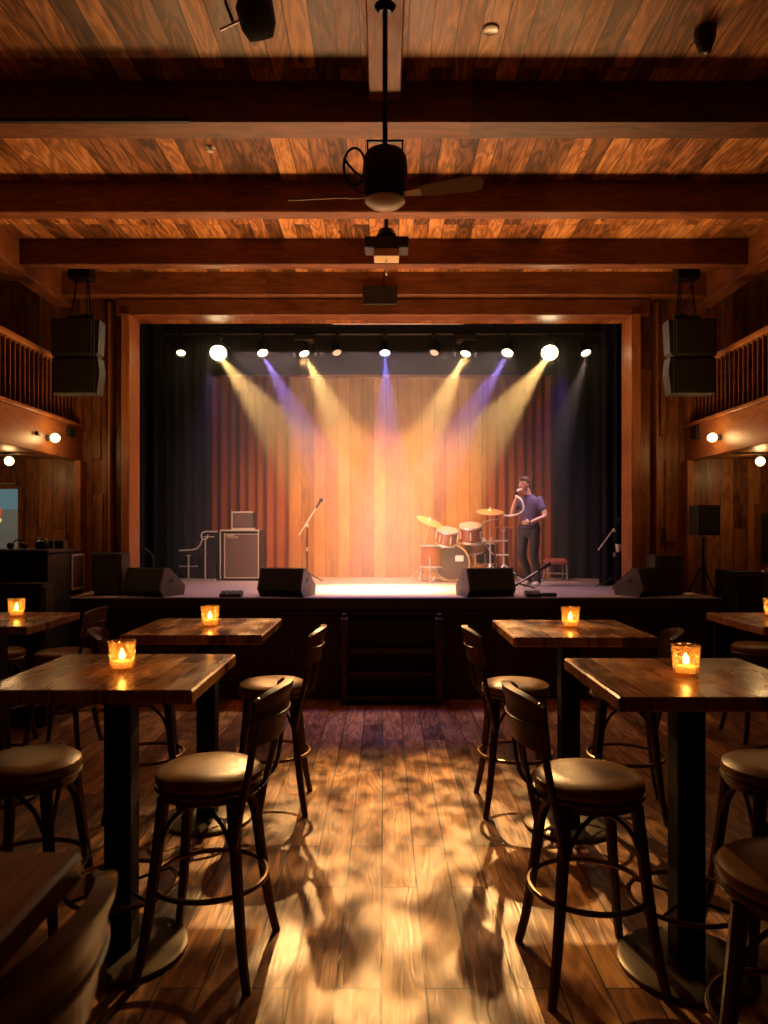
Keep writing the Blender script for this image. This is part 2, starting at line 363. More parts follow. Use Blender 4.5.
# ceiling beams
beams = [(4.22, 4.41, -3.20, 3.20, 'thick dark timber beam across the ceiling, nearest the viewer'),
         (5.42, 5.55, -3.20, 3.20, 'dark timber ceiling beam just behind the ceiling fan'),
         (6.50, 6.61, -3.20, 3.20, 'timber ceiling beam whose ends meet both long side beams, third from the viewer'),
         (7.34, 7.46, -3.20, 3.20, 'timber ceiling beam against the board above the stage opening')]
for y0, y1, x0, x1, lab in beams:
    tag(MB().box(x0, x1, y0, y1, 3.91, HC+.01, .008).build('ceiling_beam', M['beam']), lab, 'beam', 'ceiling beams')
for s, lab in ((-1, 'long timber beam under the ceiling above the left balcony edge'), (1, 'long timber beam under the ceiling above the right balcony edge')):
    a, b_ = sorted((s*3.20, s*3.36))
    tag(MB().box(a, b_, 1.0, 7.6, 3.86, HC+.01, .008).build('ceiling_beam', M['beamy']), lab, 'beam', 'ceiling beams')
tag(MB().box(-.085, .095, 1.0, 4.22, 4.02, HC+.01, .006).build('ceiling_beam', M['beamy']), 'short lengthwise timber beam the ceiling fan hangs from', 'beam', 'ceiling beams')
tag(MB().box(-2.9, -1.1, 4.19, 4.218, 3.895, 3.915, .002).build('conduit', M['black']), 'thin black conduit along the bottom edge of the nearest beam', 'conduit')

# balconies
def balcony(s, lab):
    t = thing('balcony', lab, 'balcony', (s*3.09, 7.6, 2.28), 0, 'side balconies')
    def X(a, b): return sorted((s*a, s*b))
    x = X(0, .10); MB().box(x[0], x[1], -5.0, 0, 0, .34, .006).build('fascia', M['trimy'], t)
    x = X(.10, 2.1); MB().box(x[0], x[1], -5.0, 0, .03, .16, 0).build('deck', M['ceil'], t)
    x = X(-.03, .13); MB().box(x[0], x[1], -5.0, 0, .34, .375, .006).build('bottom_rail', M['trimy'], t)
    x = X(-.01, .07); MB().box(x[0], x[1], -5.0, 0, .90, .95, .01).build('top_rail', M['trimy'], t)
    x = X(-.015, .075); MB().box(x[0], x[1], -.10, 0, .375, .90, .005).build('newel_post', M['trim'], t)
    y = -.19; first = None
    while y > -4.4:
        if first is None:
            x = X(.018, .034); first = MB().box(x[0], x[1], -.008, .008, .375, .90, .002).build('baluster', M['beam'], t); first.location.y = y
        else:
            c = first.copy(); COL.objects.link(c); c.parent = t; c.location.y = y
        y -= .0835
    return t
balcony(-1, 'left wooden balcony with a slatted railing beside the stage opening')
balcony(1, 'right wooden balcony with a slatted railing beside the stage opening')

# globe bulbs on and under the balconies
def bulb(loc, d, lab, r=.042):
    t = thing('globe_light', lab, 'light', loc, 0, 'globe bulbs by the balconies')
    d = Vector(d)
    MB().lathe([(.0, 0), (.028, 0), (.028, .012), (.014, .02), (.014, .035), (0, .035)], 14, amat((0, 0, 0), d)).build('socket', M['blackmetal'], t)
    MB().ball(d*(.03+r), r).build('bulb', M['bulb'], t)
    l = bpy.data.lights.new('bulb_light', 'POINT'); l.energy = 4.2; l.color = (1, .55, .2); l.shadow_soft_size = r
    o = bpy.data.objects.new('bulb_light', l); COL.objects.link(o); o.parent = t; o.location = d*(.03+r+.05)
    return t
bulb((-3.09, 6.79, 2.425), (1, 0, 0), 'round lit bulb on the face of the left balcony')
bulb((3.09, 6.80, 2.43), (-1, 0, 0), 'round lit bulb on the face of the right balcony')
bulb((-3.52, 6.95, 2.30), (0, 0, -1), 'round lit bulb hanging under the left balcony', .042)
bulb((3.55, 6.98, 2.30), (0, 0, -1), 'round lit bulb hanging under the right balcony', .042)
for s in (-1, 1):
    tag(MB().box(s*3.5-.28, s*3.5+.28, 6.93, 6.97, 2.292, 2.307, .002).build('light_rail', M['basemetal']), 'thin metal rail under the %s balcony that its bulb hangs from' % ('left' if s < 0 else 'right'), 'rail')
tag(MB().box(-3.09+.0, -3.06, 6.55, 6.61, 2.42, 2.455, .004).build('cable_box', M['black']), 'small black box on the left balcony face beside the bulb', 'box')
tag(MB().box(-3.09+.0, -3.055, 7.20, 7.32, 2.50, 2.58, .004).build('cable_box', M['black']), 'larger black box on the left balcony face next to the stage wall', 'box')
tag(MB().box(3.055, 3.09, 7.25, 7.37, 2.48, 2.60, .004).build('cable_box', M['black']), 'black box on the right balcony face next to the stage wall', 'box')

# window under the left balcony
def winmat():
    m, nt, b = nmat('lit_window_pane')
    tc = nt.nodes.new('ShaderNodeTexCoord'); sp = nt.nodes.new('ShaderNodeSeparateXYZ'); nt.links.new(tc.outputs['Object'], sp.inputs[0])
    cr = nt.nodes.new('ShaderNodeValToRGB'); cr.color_ramp.interpolation = 'CONSTANT'; e = cr.color_ramp.elements
    e[0].position = 0; e[0].color = (.13, .12, .085, 1); e[1].position = .62; e[1].color = (.15, .27, .30, 1)
    x = e.new(.2); x.color = (.15, .14, .10, 1); x = e.new(.4); x.color = (.17, .155, .115, 1)
    nt.links.new(sp.outputs[2], cr.inputs[0]); nt.links.new(cr.outputs[0], b.inputs['Emission Color']); b.inputs['Emission Strength'].default_value = .5
    b.inputs['Base Color'].default_value = (.05, .05, .05, 1); b.inputs['Roughness'].default_value = .1
    return m
wn = thing('window_1', None, None, (-3.98, 7.585, 1.17)); wn['kind'] = 'structure'; 
MB().box(-.32, .24, -.0, .012, 0, .83, 0).build('pane', winmat(), wn)
MB().box(.24, .28, -.03, .015, -.04, .87, .003).box(-.36, -.32, -.03, .015, -.04, .87, .003).box(-.32, .24, -.03, .015, .83, .87, .003).box(-.32, .24, -.03, .015, -.04, 0, .003).build('window_frame', M['wall'], wn)
MB().box(-.05, .06, -.012, -.002, .55, .63, .002).build('red_sign', plain('red_sign', (.5, .1, .04), .5, emis=(.8, .12, .03), es=.5), wn)
MB().box(-.05, .06, -.012, -.002, .49, .53, .002).build('yellow_sign', plain('yellow_sign', (.7, .6, .2), .5, emis=(1, .75, .25), es=.6), wn)
tag(MB().box(-4.0, -3.78, 7.56, 7.59, 2.045, 2.06, .003).build('wall_strip', M['chromeb']), 'thin metal strip on the wall above the small lit window', 'strip')
dr = thing('door_1', None, None, (4.05, 7.59, 0)); dr['kind'] = 'structure'
MB().box(-.25, .35, -.03, .01, 0, 1.85, .004).build('door_leaf', M['wall'], dr)
MB().box(-.2, .3, -.045, -.03, 1.25, 1.75, .004).box(-.2, .3, -.045, -.03, .2, 1.1, .004).build('door_panel', M['stage_black'], dr)
MB().ball((-.19, -.05, 1.15), .025).build('door_knob', M['chromeb'], dr)

# ------------------------------------------------------------ stage
st = thing('stage', 'raised stage with a pale deck and black panelled front', 'stage', (0, 6.88, 0))
MB().box(-3.35, 3.12, 0, .72, .90, .95, .006).box(-3.5, 3.5, .72+.15, 3.05, .90, .95, 0).box(-2.53, 2.47, .72, .87, .90, .95, 0).build('deck', M['stage_deck'], st)
MB().box(-3.37, 3.14, -.03, .0, .84, .955, .012).build('lip', M['stage_black'], st)
MB().box(-3.30, 3.07, .05, .10, 0, .90, 0).box(3.04, 3.09, .05, .7, 0, .90, 0).build('front_panel', M['stage_black'], st)
MB().box(-3.3, 3.07, .02, .05, .0, .07, .004).box(-3.3, 3.07, .02, .05, .79, .83, .004).build('panel_trim', M['stage_black'], st)
for x in (-2.55, -1.7, -.85, .95, 1.75, 2.5):
    MB().box(x-.02, x+.02, .025, .05, .07, .79, .003).build('panel_batten', M['stage_black'], st)
sp_ = thing('stage_steps', 'black wooden steps against the middle of the stage front', 'steps', (.07, 6.78, 0))
for s in (-1, 1):
    MB().box(s*.43-.03, s*.43+.03, -.12, .09, 0, .78, .004).build('side_post', M['stage_black'], sp_)
    MB().box(s*.43-.02, s*.43+.02, -.09, -.05, .78, .82, .003).build('post_cap', M['sidegrey'], sp_)
for z, y in ((.08, -.13), (.29, -.11), (.49, -.07)):
    MB().box(-.40, .40, y, .09, z-.035, z, .004).build('tread', M['sidegrey'], sp_)
MB().box(-.40, .40, .06, .09, 0, .74, 0).build('back_board', M['black'], sp_)

# backdrop and curtains
tag(MB().box(-2.34, 2.34, 9.86, 9.92, .95, 3.60, .0).build('backdrop_wall', M['backdrop']), 'tall backdrop of upright orange wooden boards across the back of the stage', 'backdrop')
tag(MB().box(-2.4, 2.4, 9.82, 9.93, 3.60, 3.64, .004).build('backdrop_batten', M['trim']), 'long batten along the top edge of the wooden backdrop', 'batten')
def curtain(name, x0, x1, y, z0, z1, pitch, amp, mat, lab, group, seed=0):
    rnd = random.Random(seed); n = int((x1-x0)/.012); pts = []
    ph = 0
    for i in range(n+1):
        x = x0+(x1-x0)*i/n; ph += 2*PI*.012/pitch*(.7+.6*(.5+.5*math.sin(x*3.1+seed)))
        pts.append((x, math.sin(ph)*amp+math.sin(ph*.37+seed)*amp*.5))
    zs = [z0+(z1-z0)*k/8 for k in range(9)]
    m = MB(); vs = []; fs = []; K = len(zs)
    for side in (0, 1):
        for i, (x, dy) in enumerate(pts):
            for k, z in enumerate(zs):
                f = 1-.35*k/(K-1); vs.append((x, y+dy*f+side*.008, z))
    n1 = (n+1)*K
    for i in range(n):
        for k in range(K-1):
            a = i*K+k; fs.append((a, a+K, a+K+1, a+1)); fs.append((n1+a, n1+a+1, n1+a+K+1, n1+a+K))
    for i in range(n):
        for k in (0, K-1): a = i*K+k; fs.append((a, n1+a, n1+a+K, a+K))
    for i in (0, n):
        for k in range(K-1): a = i*K+k; fs.append((a, a+1, n1+a+1, n1+a))
    m.add(vs, fs); return tag(m.build(name, mat, angle=60), lab, 'curtain', group)
curtain('stage_curtain', -2.36, -1.25, 9.74, .955, 3.595, .15, .035, M['rust'], 'rust-red pleated curtain over the left part of the wooden backdrop', 'stage curtains', 1)
curtain('stage_curtain', 1.35, 2.34, 9.74, .955, 3.595, .15, .035, M['rust'], 'rust-red pleated curtain over the right part of the wooden backdrop', 'stage curtains', 2)
curtain('stage_curtain', -3.15, -2.24, 9.62, .955, 4.0, .17, .05, M['navy'], 'black velvet curtain at the left side of the stage, beside the rust curtain', 'stage curtains', 3)
curtain('stage_curtain', 2.22, 3.15, 9.62, .955, 4.0, .17, .05, M['navy'], 'black velvet curtain at the right side of the stage, beside the rust curtain', 'stage curtains', 4)
curtain('stage_curtain', -3.0, -2.40, 8.2, .955, 4.0, .14, .04, M['navy'], 'black velvet curtain right behind the left edge of the stage opening', 'stage curtains', 5)
curtain('stage_curtain', 2.42, 3.0, 8.3, .955, 4.0, .14, .04, M['navy'], 'black velvet curtain right behind the right edge of the stage opening', 'stage curtains', 6)
# haze over the stage
hz = bpy.data.materials.new('stage_haze'); hz.use_nodes = True; nt = hz.node_tree; nt.nodes.remove(nt.nodes['Principled BSDF'])
vs_ = nt.nodes.new('ShaderNodeVolumeScatter'); vs_.inputs['Density'].default_value = .068; vs_.inputs['Anisotropy'].default_value = .0
vs_.inputs['Color'].default_value = (1, .95, .88, 1)
nt.links.new(vs_.outputs[0], nt.nodes['Material Output'].inputs['Volume'])
tag(MB().box(-2.45, 2.40, 7.78, 9.68, .97, 3.78, 0).build('stage_haze', hz), 'thin haze hanging in the light beams over the stage', 'haze', kind='stuff')

# ------------------------------------------------------------ lamp bars and lamps
tag(MB().cyl((-2.40, LY, 3.72), (2.40, LY, 3.72), .022).build('lamp_bar', M['blackmetal']), 'long metal pipe carrying the row of stage lamps', 'pipe', 'lamp pipes')
tag(MB().cyl((-.55, LY-.12, 3.80), (.85, LY-.12, 3.80), .018).build('lamp_bar', M['chromeb']), 'shorter metal pipe just above the middle of the lamp row', 'pipe', 'lamp pipes')
for s in (-1, 1):
    tag(MB().cyl((s*1.2, LY, 3.74), (s*1.2, LY, 4.3), .012).build('drop_rod', M['blackmetal']), 'upright rod holding the %s half of the lamp pipe' % ('left' if s < 0 else 'right'), 'rod', 'rods holding the lamp pipe')
    for q in (.4,):
        tag(MB().cyl((s*q+.15, LY-.12, 3.81), (s*q+.15, LY-.12, 4.3), .01).build('drop_rod', M['blackmetal']), 'thin rod holding the %s end of the shorter pipe' % ('left' if s < 0 else 'right'), 'rod', 'rods holding the lamp pipe')

def par_can(x, d, lens, lab, r=.062, L=.17, zl=LH):
    t = thing('stage_lamp', lab, 'stage lamp', (x, LY, 3.72), 0, 'stage lamps on the pipe')
    d = Vector(d).normalized(); c = Vector((0, -.03, zl-3.72)); A = c - d*L*.55       # c lens centre
    MB().box(-.022, .022, -.03, .03, -.035, .03, .004).cyl((0, 0, -.03), (0, 0, -.07), .008).build('clamp', M['blackmetal'], t)
    pts = []
    for k in range(13):
        a = PI*k/12; pts.append((A.x-math.cos(a)*(r+.018), A.y, A.z+math.sin(a)*(-.07-A.z)))
    MB().tube(pts, .006, 6).build('yoke', M['blackmetal'], t)
    MB().lathe([(0, -L), (r*.55, -L*.98), (r*.8, -L*.8), (r*.9, -L*.5), (r, -L*.1), (r*1.12, -.01), (r*1.12, .012), (r*.95, .012), (r*.92, -.012), (0, -.014)], 20, amat(c, d)).build('can', M['blackmetal'], t)
    MB().lathe([(0, .004), (r*.5, .002), (r*.88, -.008), (r*.88, -.011), (0, -.011)], 20, amat(c, d)).build('lens', lens, t)
    return t
def moving_head(x, d, lens, lab, zl=LH):
    t = thing('moving_head_lamp', lab, 'stage lamp', (x, LY, 3.72), 0, 'stage lamps on the pipe')
    d = Vector(d).normalized(); c = Vector((0, -.05, zl-3.72-.02)); A = c-d*.1
    MB().box(-.03, .03, -.03, .03, -.03, .03, .004).build('clamp', M['blackmetal'], t)
    MB().box(-.11, .11, -.09, .09, -.10, -.02, .012).build('base', M['black'], t)
    for s in (-1, 1):
        MB().box(s*.115-.014, s*.115+.014, -.04, .04, -.26, -.06, .008).build('yoke_arm', M['black'], t)
    MB().lathe([(0, -.13), (.05, -.125), (.078, -.08), (.082, -.02), (.07, .06), (.06, .10), (.055, .10), (.052, .085), (0, .085)], 20, amat(A, d)).build('head', M['black'], t)
    MB().lathe([(0, .098), (.03, .096), (.05, .09), (.05, .086), (0, .086)], 20, amat(A, d)).build('lens', lens, t)
    return t
F = -.55
par_can(-2.20, (.12, F, -.8), M['lens_warm'], 'small lit lamp at the left end of the lamp row', r=.05)
par_can(-1.795, (.15, -.75, -.6), M['lens_strong'], 'glaring bright lamp near the left end of the lamp row', r=.095)
par_can(-1.316, (.3, F, -.8), M['lens_warm'], 'lit lamp with a violet beam, left half of the row', r=.06)
moving_head(-.86, (.3, -.4, -.9), M['lens_warm'], 'lit moving head lamp on the left half of the row')
par_can(-.51, (.25, F, -.8), M['lens_dim'], 'unlit lamp between the left moving head and the blue lamp', r=.055)
par_can(.01, (.02, -.5, -.9), M['lens_blue'], 'blue-white lamp in the middle of the row', r=.06)
par_can(.544, (-.25, F, -.8), M['lens_dim'], 'unlit lamp between the blue lamp and the right moving head', r=.055)
moving_head(.88, (-.3, -.4, -.9), M['lens_warm'], 'lit moving head lamp on the right half of the row')
par_can(1.338, (-.3, F, -.8), M['lens_warm'], 'lit lamp with a violet beam, right half of the row', r=.066)
par_can(1.795, (-.15, -.75, -.6), M['lens_strong'], 'glaring bright lamp near the right end of the lamp row', r=.095)
par_can(2.187, (.12, F, -.8), M['lens_warm'], 'small lit lamp at the right end of the lamp row', r=.056)

# ------------------------------------------------------------ ceiling fan and ceiling fittings
fx, fy = .005, 3.4
t = thing('ceiling_fan', 'dark ceiling fan with two brown blades and a pale bowl light', 'ceiling fan', (fx, fy, 3.985))
MB().lathe([(0, -.03), (.03, -.03), (.05, 0), (0, 0)], 20).cyl((0, 0, -.03), (0, 0, -.67), .012).build('down_rod', M['blackmetal'], t)
MB().lathe([(0, -.893), (.075, -.893), (.098, -.86), (.10, -.83), (.105, -.78), (.10, -.70), (.085, -.675), (.03, -.66), (0, -.66)], 28).build('motor_housing', M['black'], t)
MB().box(-.085, .085, -.01, .01, -.625, -.615, .002).cyl((-.08, 0, -.62), (-.08, 0, -.70), .004).cyl((.08, 0, -.62), (.08, 0, -.70), .004).build('bracket', M['blackmetal'], t)
MB().lathe([(0, -.928), (.04, -.924), (.075, -.912), (.092, -.898), (.092, -.892), (0, -.892)], 28).build('light_bowl', M['fanglass'], t)
for ang, pit in ((-17, -24), (174, -22)):
    R = Matrix.Rotation(math.radians(ang), 4, 'Z') @ Matrix.Translation((0, 0, -.868)) @ Matrix.Rotation(math.radians(pit), 4, 'X')
    poly = [(.13, -.024), (.25, -.035), (.40, -.042), (.445, -.032), (.455, 0), (.445, .032), (.40, .042), (.25, .035), (.13, .024)]
    b_ = MB().prism(poly, -.003, .003, 'Z', R).build('blade', M['fanblade'], t)
    MB().prism([(.07, -.012), (.17, -.02), (.17, .02), (.07, .012)], -.008, -.003, 'Z', R).build('blade_arm', M['chromeb'], b_)
pts = [(-.085+(-.055)-.05*math.cos(a), 0, -.735+.085*math.sin(a)) for a in [2*PI*k/24 for k in range(24)]]
MB().tube(pts, .006, 6, closed=True).tube([(-.19, 0, -.70), (-.14, 0, -.76), (-.09, 0, -.80)], .006, 6).tube([(-.18, 0, -.78), (-.14, .0, -.84), (-.09, 0, -.86)], .004, 6).build('guard_loop', M['blackmetal'], t)
# hanging projector-like bracket
t = thing('ceiling_bracket', 'black bracket with a beige underside hanging beneath the ceiling behind the fan', 'bracket', (.02, 5.95, HC))
MB().cyl((0, 0, 0), (0, 0, -.22), .016).lathe([(0, -.24), (.07, -.24), (.085, -.20), (.06, -.15), (0, -.15)], 16).build('stem', M['blackmetal'], t)
MB().box(-.175, .175, -.10, .08, -.325, -.235, .006).build('housing', M['black'], t)
MB().box(-.10, .10, -.09, .07, -.39, -.325, .004).build('underside_plate', M['beige'], t)
MB().cyl((.0, 0, -.39), (.0, 0, -.50), .005).ball((.0, 0, -.50), .012).build('pull_cord', M['chromeb'], t)
t = thing('junction_box', 'dark square box on the front of the last ceiling beam', 'box', (0, 7.34, 3.93))
MB().box(-.21, .13, -.03, 0, -.12, .06, .004).build('box_body', M['black'], t)
MB().cyl((0, -.04, .0), (0, -.04, .34-.14), .006).ball((-.01, -.045, .06), .015).build('cable', M['blackmetal'], t)
# small recessed light, sprinkler, black spot, lamp bar at top left
t = thing('recessed_light', 'small round metal-rimmed fitting in the ceiling boards, right of the fan', 'ceiling fitting', (.545, 3.78, HC))
MB().lathe([(0, -.004), (.028, -.004), (.040, -.010), (.044, -.006), (.044, 0), (0, 0)], 20).build('rim', M['chromeb'], t)
t = thing('sprinkler_head', 'tiny metal sprinkler in the ceiling boards, left of the fan', 'sprinkler', (-1.16, 4.95, HC))
MB().lathe([(0, -.03), (.022, -.03), (.022, -.026), (.006, -.02), (.006, -.006), (.03, -.004), (.03, 0), (0, 0)], 14).build('sprinkler_body', M['chromeb'], t)
t = thing('security_camera', 'black cone-shaped camera under the ceiling at the upper right', 'camera', (1.64, 3.78, HC))
MB().lathe([(0, -.13), (.018, -.128), (.03, -.115), (.052, -.05), (.055, -.015), (.04, 0), (0, 0)], 22).build('camera_body', M['black'], t)
MB().ball((0, -.012, -.126), .010).build('camera_lens', M['chromeb'], t)
t = thing('ceiling_spotlight', 'black spotlight with a bracket bar under the ceiling at the upper left', 'spotlight', (-.62, 3.50, HC))
MB().cyl((0, 0, 0), (0, 0, -.06), .02).lathe([(0, 0), (.07, 0), (.09, .03), (.085, .12), (.06, .17), (.055, .17), (.05, .15), (0, .15)], 22, amat((0, -.02, -.05), (0.12, .55, -.6))).build('lamp_body', M['black'], t)
MB().lathe([(0, .155), (.045, .155), (.05, .151), (0, .151)], 20, amat((0, -.02, -.05), (.12, .55, -.6))).build('lens', M['basemetal'], t)
MB().box(-.16, .12, -.004, .004, -.012, .0, .001, Matrix.Translation((-.02, .03, -.10)) @ Matrix.Rotation(-.45, 4, 'Y')).build('bracket_bar', M['chromeb'], t)
MB().tube([(-.12, .0, 0), (-.13, .0, -.06), (-.10, .02, -.14)], .008, 6).tube([(-.14, 0, -.04), (-.04, 0, -.05)], .006, 6).build('arm', M['black'], t)

# hanging PA speakers
def hung_speaker(s, lab):
    x0, x1 = sorted((s*2.53, s*2.96)); xi = s*2.53; xs = s*2.49
    t = thing('hanging_speaker', lab, 'loudspeaker', (s*2.75, 6.6, 2.80), 0, 'loudspeakers hung beside the stage')
    X = lambda v: v - s*2.75
    a, b = sorted((X(s*2.585), X(s*2.97)))
    MB().box(a, b, 0, .17, .335, .67, .008).box(a, b, 0.01, .17, 0, .325, .008).build('cabinet', M['speaker'], t)
    MB().box(a+.02, b-.02, -.012, 0, .35, .655, .004).box(a+.02, b-.02, .008, .02, .015, .31, .004).build('grille', M['grille'], t)
    g = MB(); p = [(X(s*2.585), .34), (X(s*2.56), .37), (X(s*2.545), .66), (X(s*2.585), .67)]; q = [(X(s*2.585), .0), (X(s*2.57), .0), (X(s*2.545), .20), (X(s*2.56), .325), (X(s*2.585), .325)]
    g.prism(p, .02, .165, 'Y').prism(q, .02, .165, 'Y').build('side_panel', M['sidegrey'], t)
    MB().cyl((0, .13, .66), (0, .13, .74), .012).box(-.12, .12, .10, .16, .70, .72, .003).cyl((-.09, .13, .71), (-.05, .15, 1.07), .008).cyl((.09, .13, .71), (.05, .15, 1.07), .008).box(-.10, .10, .06, .2, 1.05, 1.34, .006).build('hanging_bracket', M['blackmetal'], t)
    MB().ball((s*-.06, .1, .72), .03).cyl((s*-.06, .1, .72), (s*-.06, .1, 1.05), .006).build('chain_hoist', M['blackmetal'], t)
    MB().ball((X(s*2.75), -.014, .04), (.02, .003, .006)).build('badge', M['sidegrey'], t)
hung_speaker(-1, 'black loudspeaker hanging left of the stage opening in front of the balcony')
hung_speaker(1, 'black loudspeaker hanging right of the stage opening in front of the balcony')
MB_c = MB().tube([(3.62, 6.9, 4.13), (3.66, 6.85, 3.8), (3.72, 6.8, 3.5), (3.78, 6.8, 3.25)], .008, 6)
tag(MB_c.build('hanging_cable', M['sidegrey']), 'thin cable hanging above the right balcony railing', 'cable')

# ------------------------------------------------------------ stage equipment
ZS = .95
def wedge(x, y, w_, rz, lab):
    """floor monitor: sloped grille towards the back of the stage side, end cheeks visible"""
    t = thing('floor_monitor', lab, 'loudspeaker', (x, y, ZS), rz, 'wedge monitors along the stage edge')
    h = .265; poly = [(-.13, .0), (-.19, .07), (-.12, h), (-.05, h), (.17, .09), (.15, .0)]
    MB().prism(poly, -w_/2+.02, w_/2-.02, 'X').build('cabinet', M['speaker'], t)
    for s in (-1, 1):
        a, b = sorted((s*(w_/2-.02), s*w_/2)); MB().prism([(p[0]*1.02, p[1]*1.01) for p in poly], a, b, 'X').build('side_panel', M['monitorside'], t)
        MB().ball((s*(w_/2), -.03, .15), (.006, .035, .022)).build('handle', M['black'], t)
    # grille over the slope
    MB().prism([(-.045, h+.004), (-.045, h-.012), (.165, .085), (.168, .10)], -w_/2+.05, w_/2-.05, 'X').build('grille', M['grille'], t)
    MB().ball((0, -.158, .16), (.02, .008, .01)).build('badge', M['black'], t)
wedge(-2.22, 7.16, .46, math.radians(-24), 'black wedge monitor at the left end of the stage edge')
wedge(-.93, 7.12, .45, math.radians(-17), 'black wedge monitor on the stage edge left of the steps')
wedge(.97, 7.12, .47, math.radians(15), 'black wedge monitor on the stage edge in front of the drums')
wedge(2.50, 7.16, .42, math.radians(30), 'black wedge monitor at the right end of the stage edge')

def box_speaker(x, y, w_, d, h, lab, rz=0, side=1):
    t = thing('stage_speaker', lab, 'loudspeaker', (x, y, ZS), rz, 'box speakers at the stage ends')
    MB().box(-w_/2, w_/2, -d/2, d/2, 0, h, .008).build('cabinet', M['speaker'], t)
    MB().box(-w_/2+.015, w_/2-.015, -d/2-.012, -d/2, .02, h-.015, .004).build('grille', M['grille'], t)
    a, b = sorted((side*w_/2, side*(w_/2+.008))); MB().box(a, b, -d/2+.01, d/2-.01, .01, h-.01, .002).build('side_panel', M['sidegrey'], t)
    MB().ball((0, -d/2-.013, .05), (.02, .003, .006)).build('badge', M['sidegrey'], t)
box_speaker(-2.66, 7.22, .27, .26, .41, 'black upright speaker box on the stage left of the left wedge', 0, 1)
box_speaker(2.745, 7.24, .26, .26, .39, 'black upright speaker box on the stage beside the right wedge', 0, -1)

# combo amplifier at the far left of the stage
t = thing('combo_amplifier', 'small black amplifier with a pale framed grille at the far left of the stage', 'amplifier', (-3.12, 7.13, ZS))
MB().box(-.2, .16, -.16, .16, 0, .43, .01).build('cabinet', M['black'], t)
MB().box(.16, .168, -.13, .14, .07, .39, 0).build('grille_cloth', M['amptolex'], t)
MB().box(.165, .175, -.14, -.12, .06, .40, .002).box(.165, .175, .13, .15, .06, .40, .002).box(.165, .175, -.12, .13, .06, .08, .002).box(.165, .175, -.12, .13, .38, .40, .002).build('grille_frame', M['cream'], t)
for x in (.02, .09): MB().cyl((x, -.165, .385), (x, -.18, .385), .014).build('knob', M['cream'], t)
t = tag(MB().tube([(-2.90, 6.98, .962), (-2.85, 6.95, .965), (-2.80, 6.94, .975), (-2.76, 6.96, .985)], .008, 6).ball((-2.75, 6.965, .985), .022).build('cable_end', M['chromeb']), 'pale cable end lying on the far left of the stage edge', 'cable')

# guitar cabinet and head
t = thing('speaker_cabinet', 'tall speaker cabinet with brown grille cloth and cream edging on the stage', 'amplifier', (-1.775, 9.2, ZS)); t.scale = (1.05,)*3
W_, H_ = .44, .60
MB().box(-W_/2-.03, W_/2, -.0, .32, 0, H_, .01).build('cabinet', M['black'], t)
MB().box(-W_/2+.03, W_/2-.02, -.008, 0, .04, H_-.06, 0).build('grille_cloth', M['amptolex'], t)
e = .009
m = MB()
for (x0, x1, z0, z1) in [(-W_/2+.02, -W_/2+.02+e, .03, H_-.04), (W_/2-.02, W_/2-.02+e, .03, H_), (-W_/2+.02, W_/2-.02, .03, .03+e), (-W_/2+.02, W_/2-.02, H_-.055, H_-.055+e), (-W_/2-.03, W_/2-.0, H_-.012, H_+.004), (-W_/2-.03, -W_/2-.03+e, .02, H_)]:
    m.box(x0, x1, -.018, .0, z0, z1, .001)
m.build('edging', M['cream'], t)
pts = [(-W_/2+.05+.012*i, -.014, H_-.088+(.016 if i % 2 else -.010)+(.014 if i in (0, 7) else 0)) for i in range(12)]
MB().tube(pts, .006, 6).tube([(-W_/2+.05, -.014, H_-.062), (-W_/2+.14, -.014, H_-.064)], .004, 6).build('script_badge', M['gold'], t)
t = thing('amplifier_head', 'small dark amplifier head with pale edging on top of the speaker cabinet', 'amplifier', (-1.77, 9.28, ZS+(H_+.004)*1.05)); t.scale = (1.05,)*3
MB().box(-.13, .13, -.02, .18, .018, .215, .006).build('cabinet', M['black'], t)
MB().box(-.12, .12, -.028, -.02, .035, .20, 0).build('front_panel', M['amptolex'], t)
MB().box(-.13, .13, -.034, -.02, .20, .217, .002).box(-.125, .15, -.045, -.02, .0, .022, .002).box(-.13, -.118, -.034, -.02, .02, .2, .002).build('edging', M['cream'], t)

# small keyboard / piano in profile with pale edges
t = thing('upright_piano', 'small black piano seen from its end with pale edges, left of the speaker cabinet', 'piano', (-2.21, 9.18, ZS)); t.scale = (1.06,)*3
MB().prism([(-.04, .03), (.115, .03), (.115, .56), (-.02, .57), (-.03, .52), (-.06, .43), (-.12, .37), (-.30, .355), (-.30, .32), (-.04, .30)], 0, .30, 'Y').build('case', M['black'], t)
prof = [(-.31, .355), (-.25, .357), (-.17, .362), (-.11, .375), (-.07, .41), (-.05, .46), (-.035, .50)]
MB().tube([(a, -.008, b) for a, b in prof], .008, 6).build('lid_edge', M['cream'], t)
MB().tube([(.14, -.008, .575), (.0, -.008, .575), (-.04, -.008, .565), (-.055, -.008, .53), (-.045, -.008, .49), (-.02, -.008, .485), (.02, -.008, .50), (.025, -.008, .54)], .008, 6).tube([(-.03, -.008, .515), (.10, -.008, .515)], .005, 6).build('top_edge', M['cream'], t)
MB().cyl((-.005, -.012, .02), (-.005, -.012, .50), .010).build('end_post', M['chromeb'], t)
MB().cyl((-.20, -.012, .0), (-.20, -.012, .29), .010).ball((-.20, -.012, .295), (.03, .012, .008)).build('leg', M['chromeb'], t)
MB().cyl((-.31, -.012, .17), (-.09, -.012, .17), .006).build('cross_bar', M['chromeb'], t)
MB().box(-.28, .12, -.02, .0, 0, .02, .003).box(-.30, -.13, -.06, .3, .0, .018, .003).build('foot_bar', M['chromeb'], t)

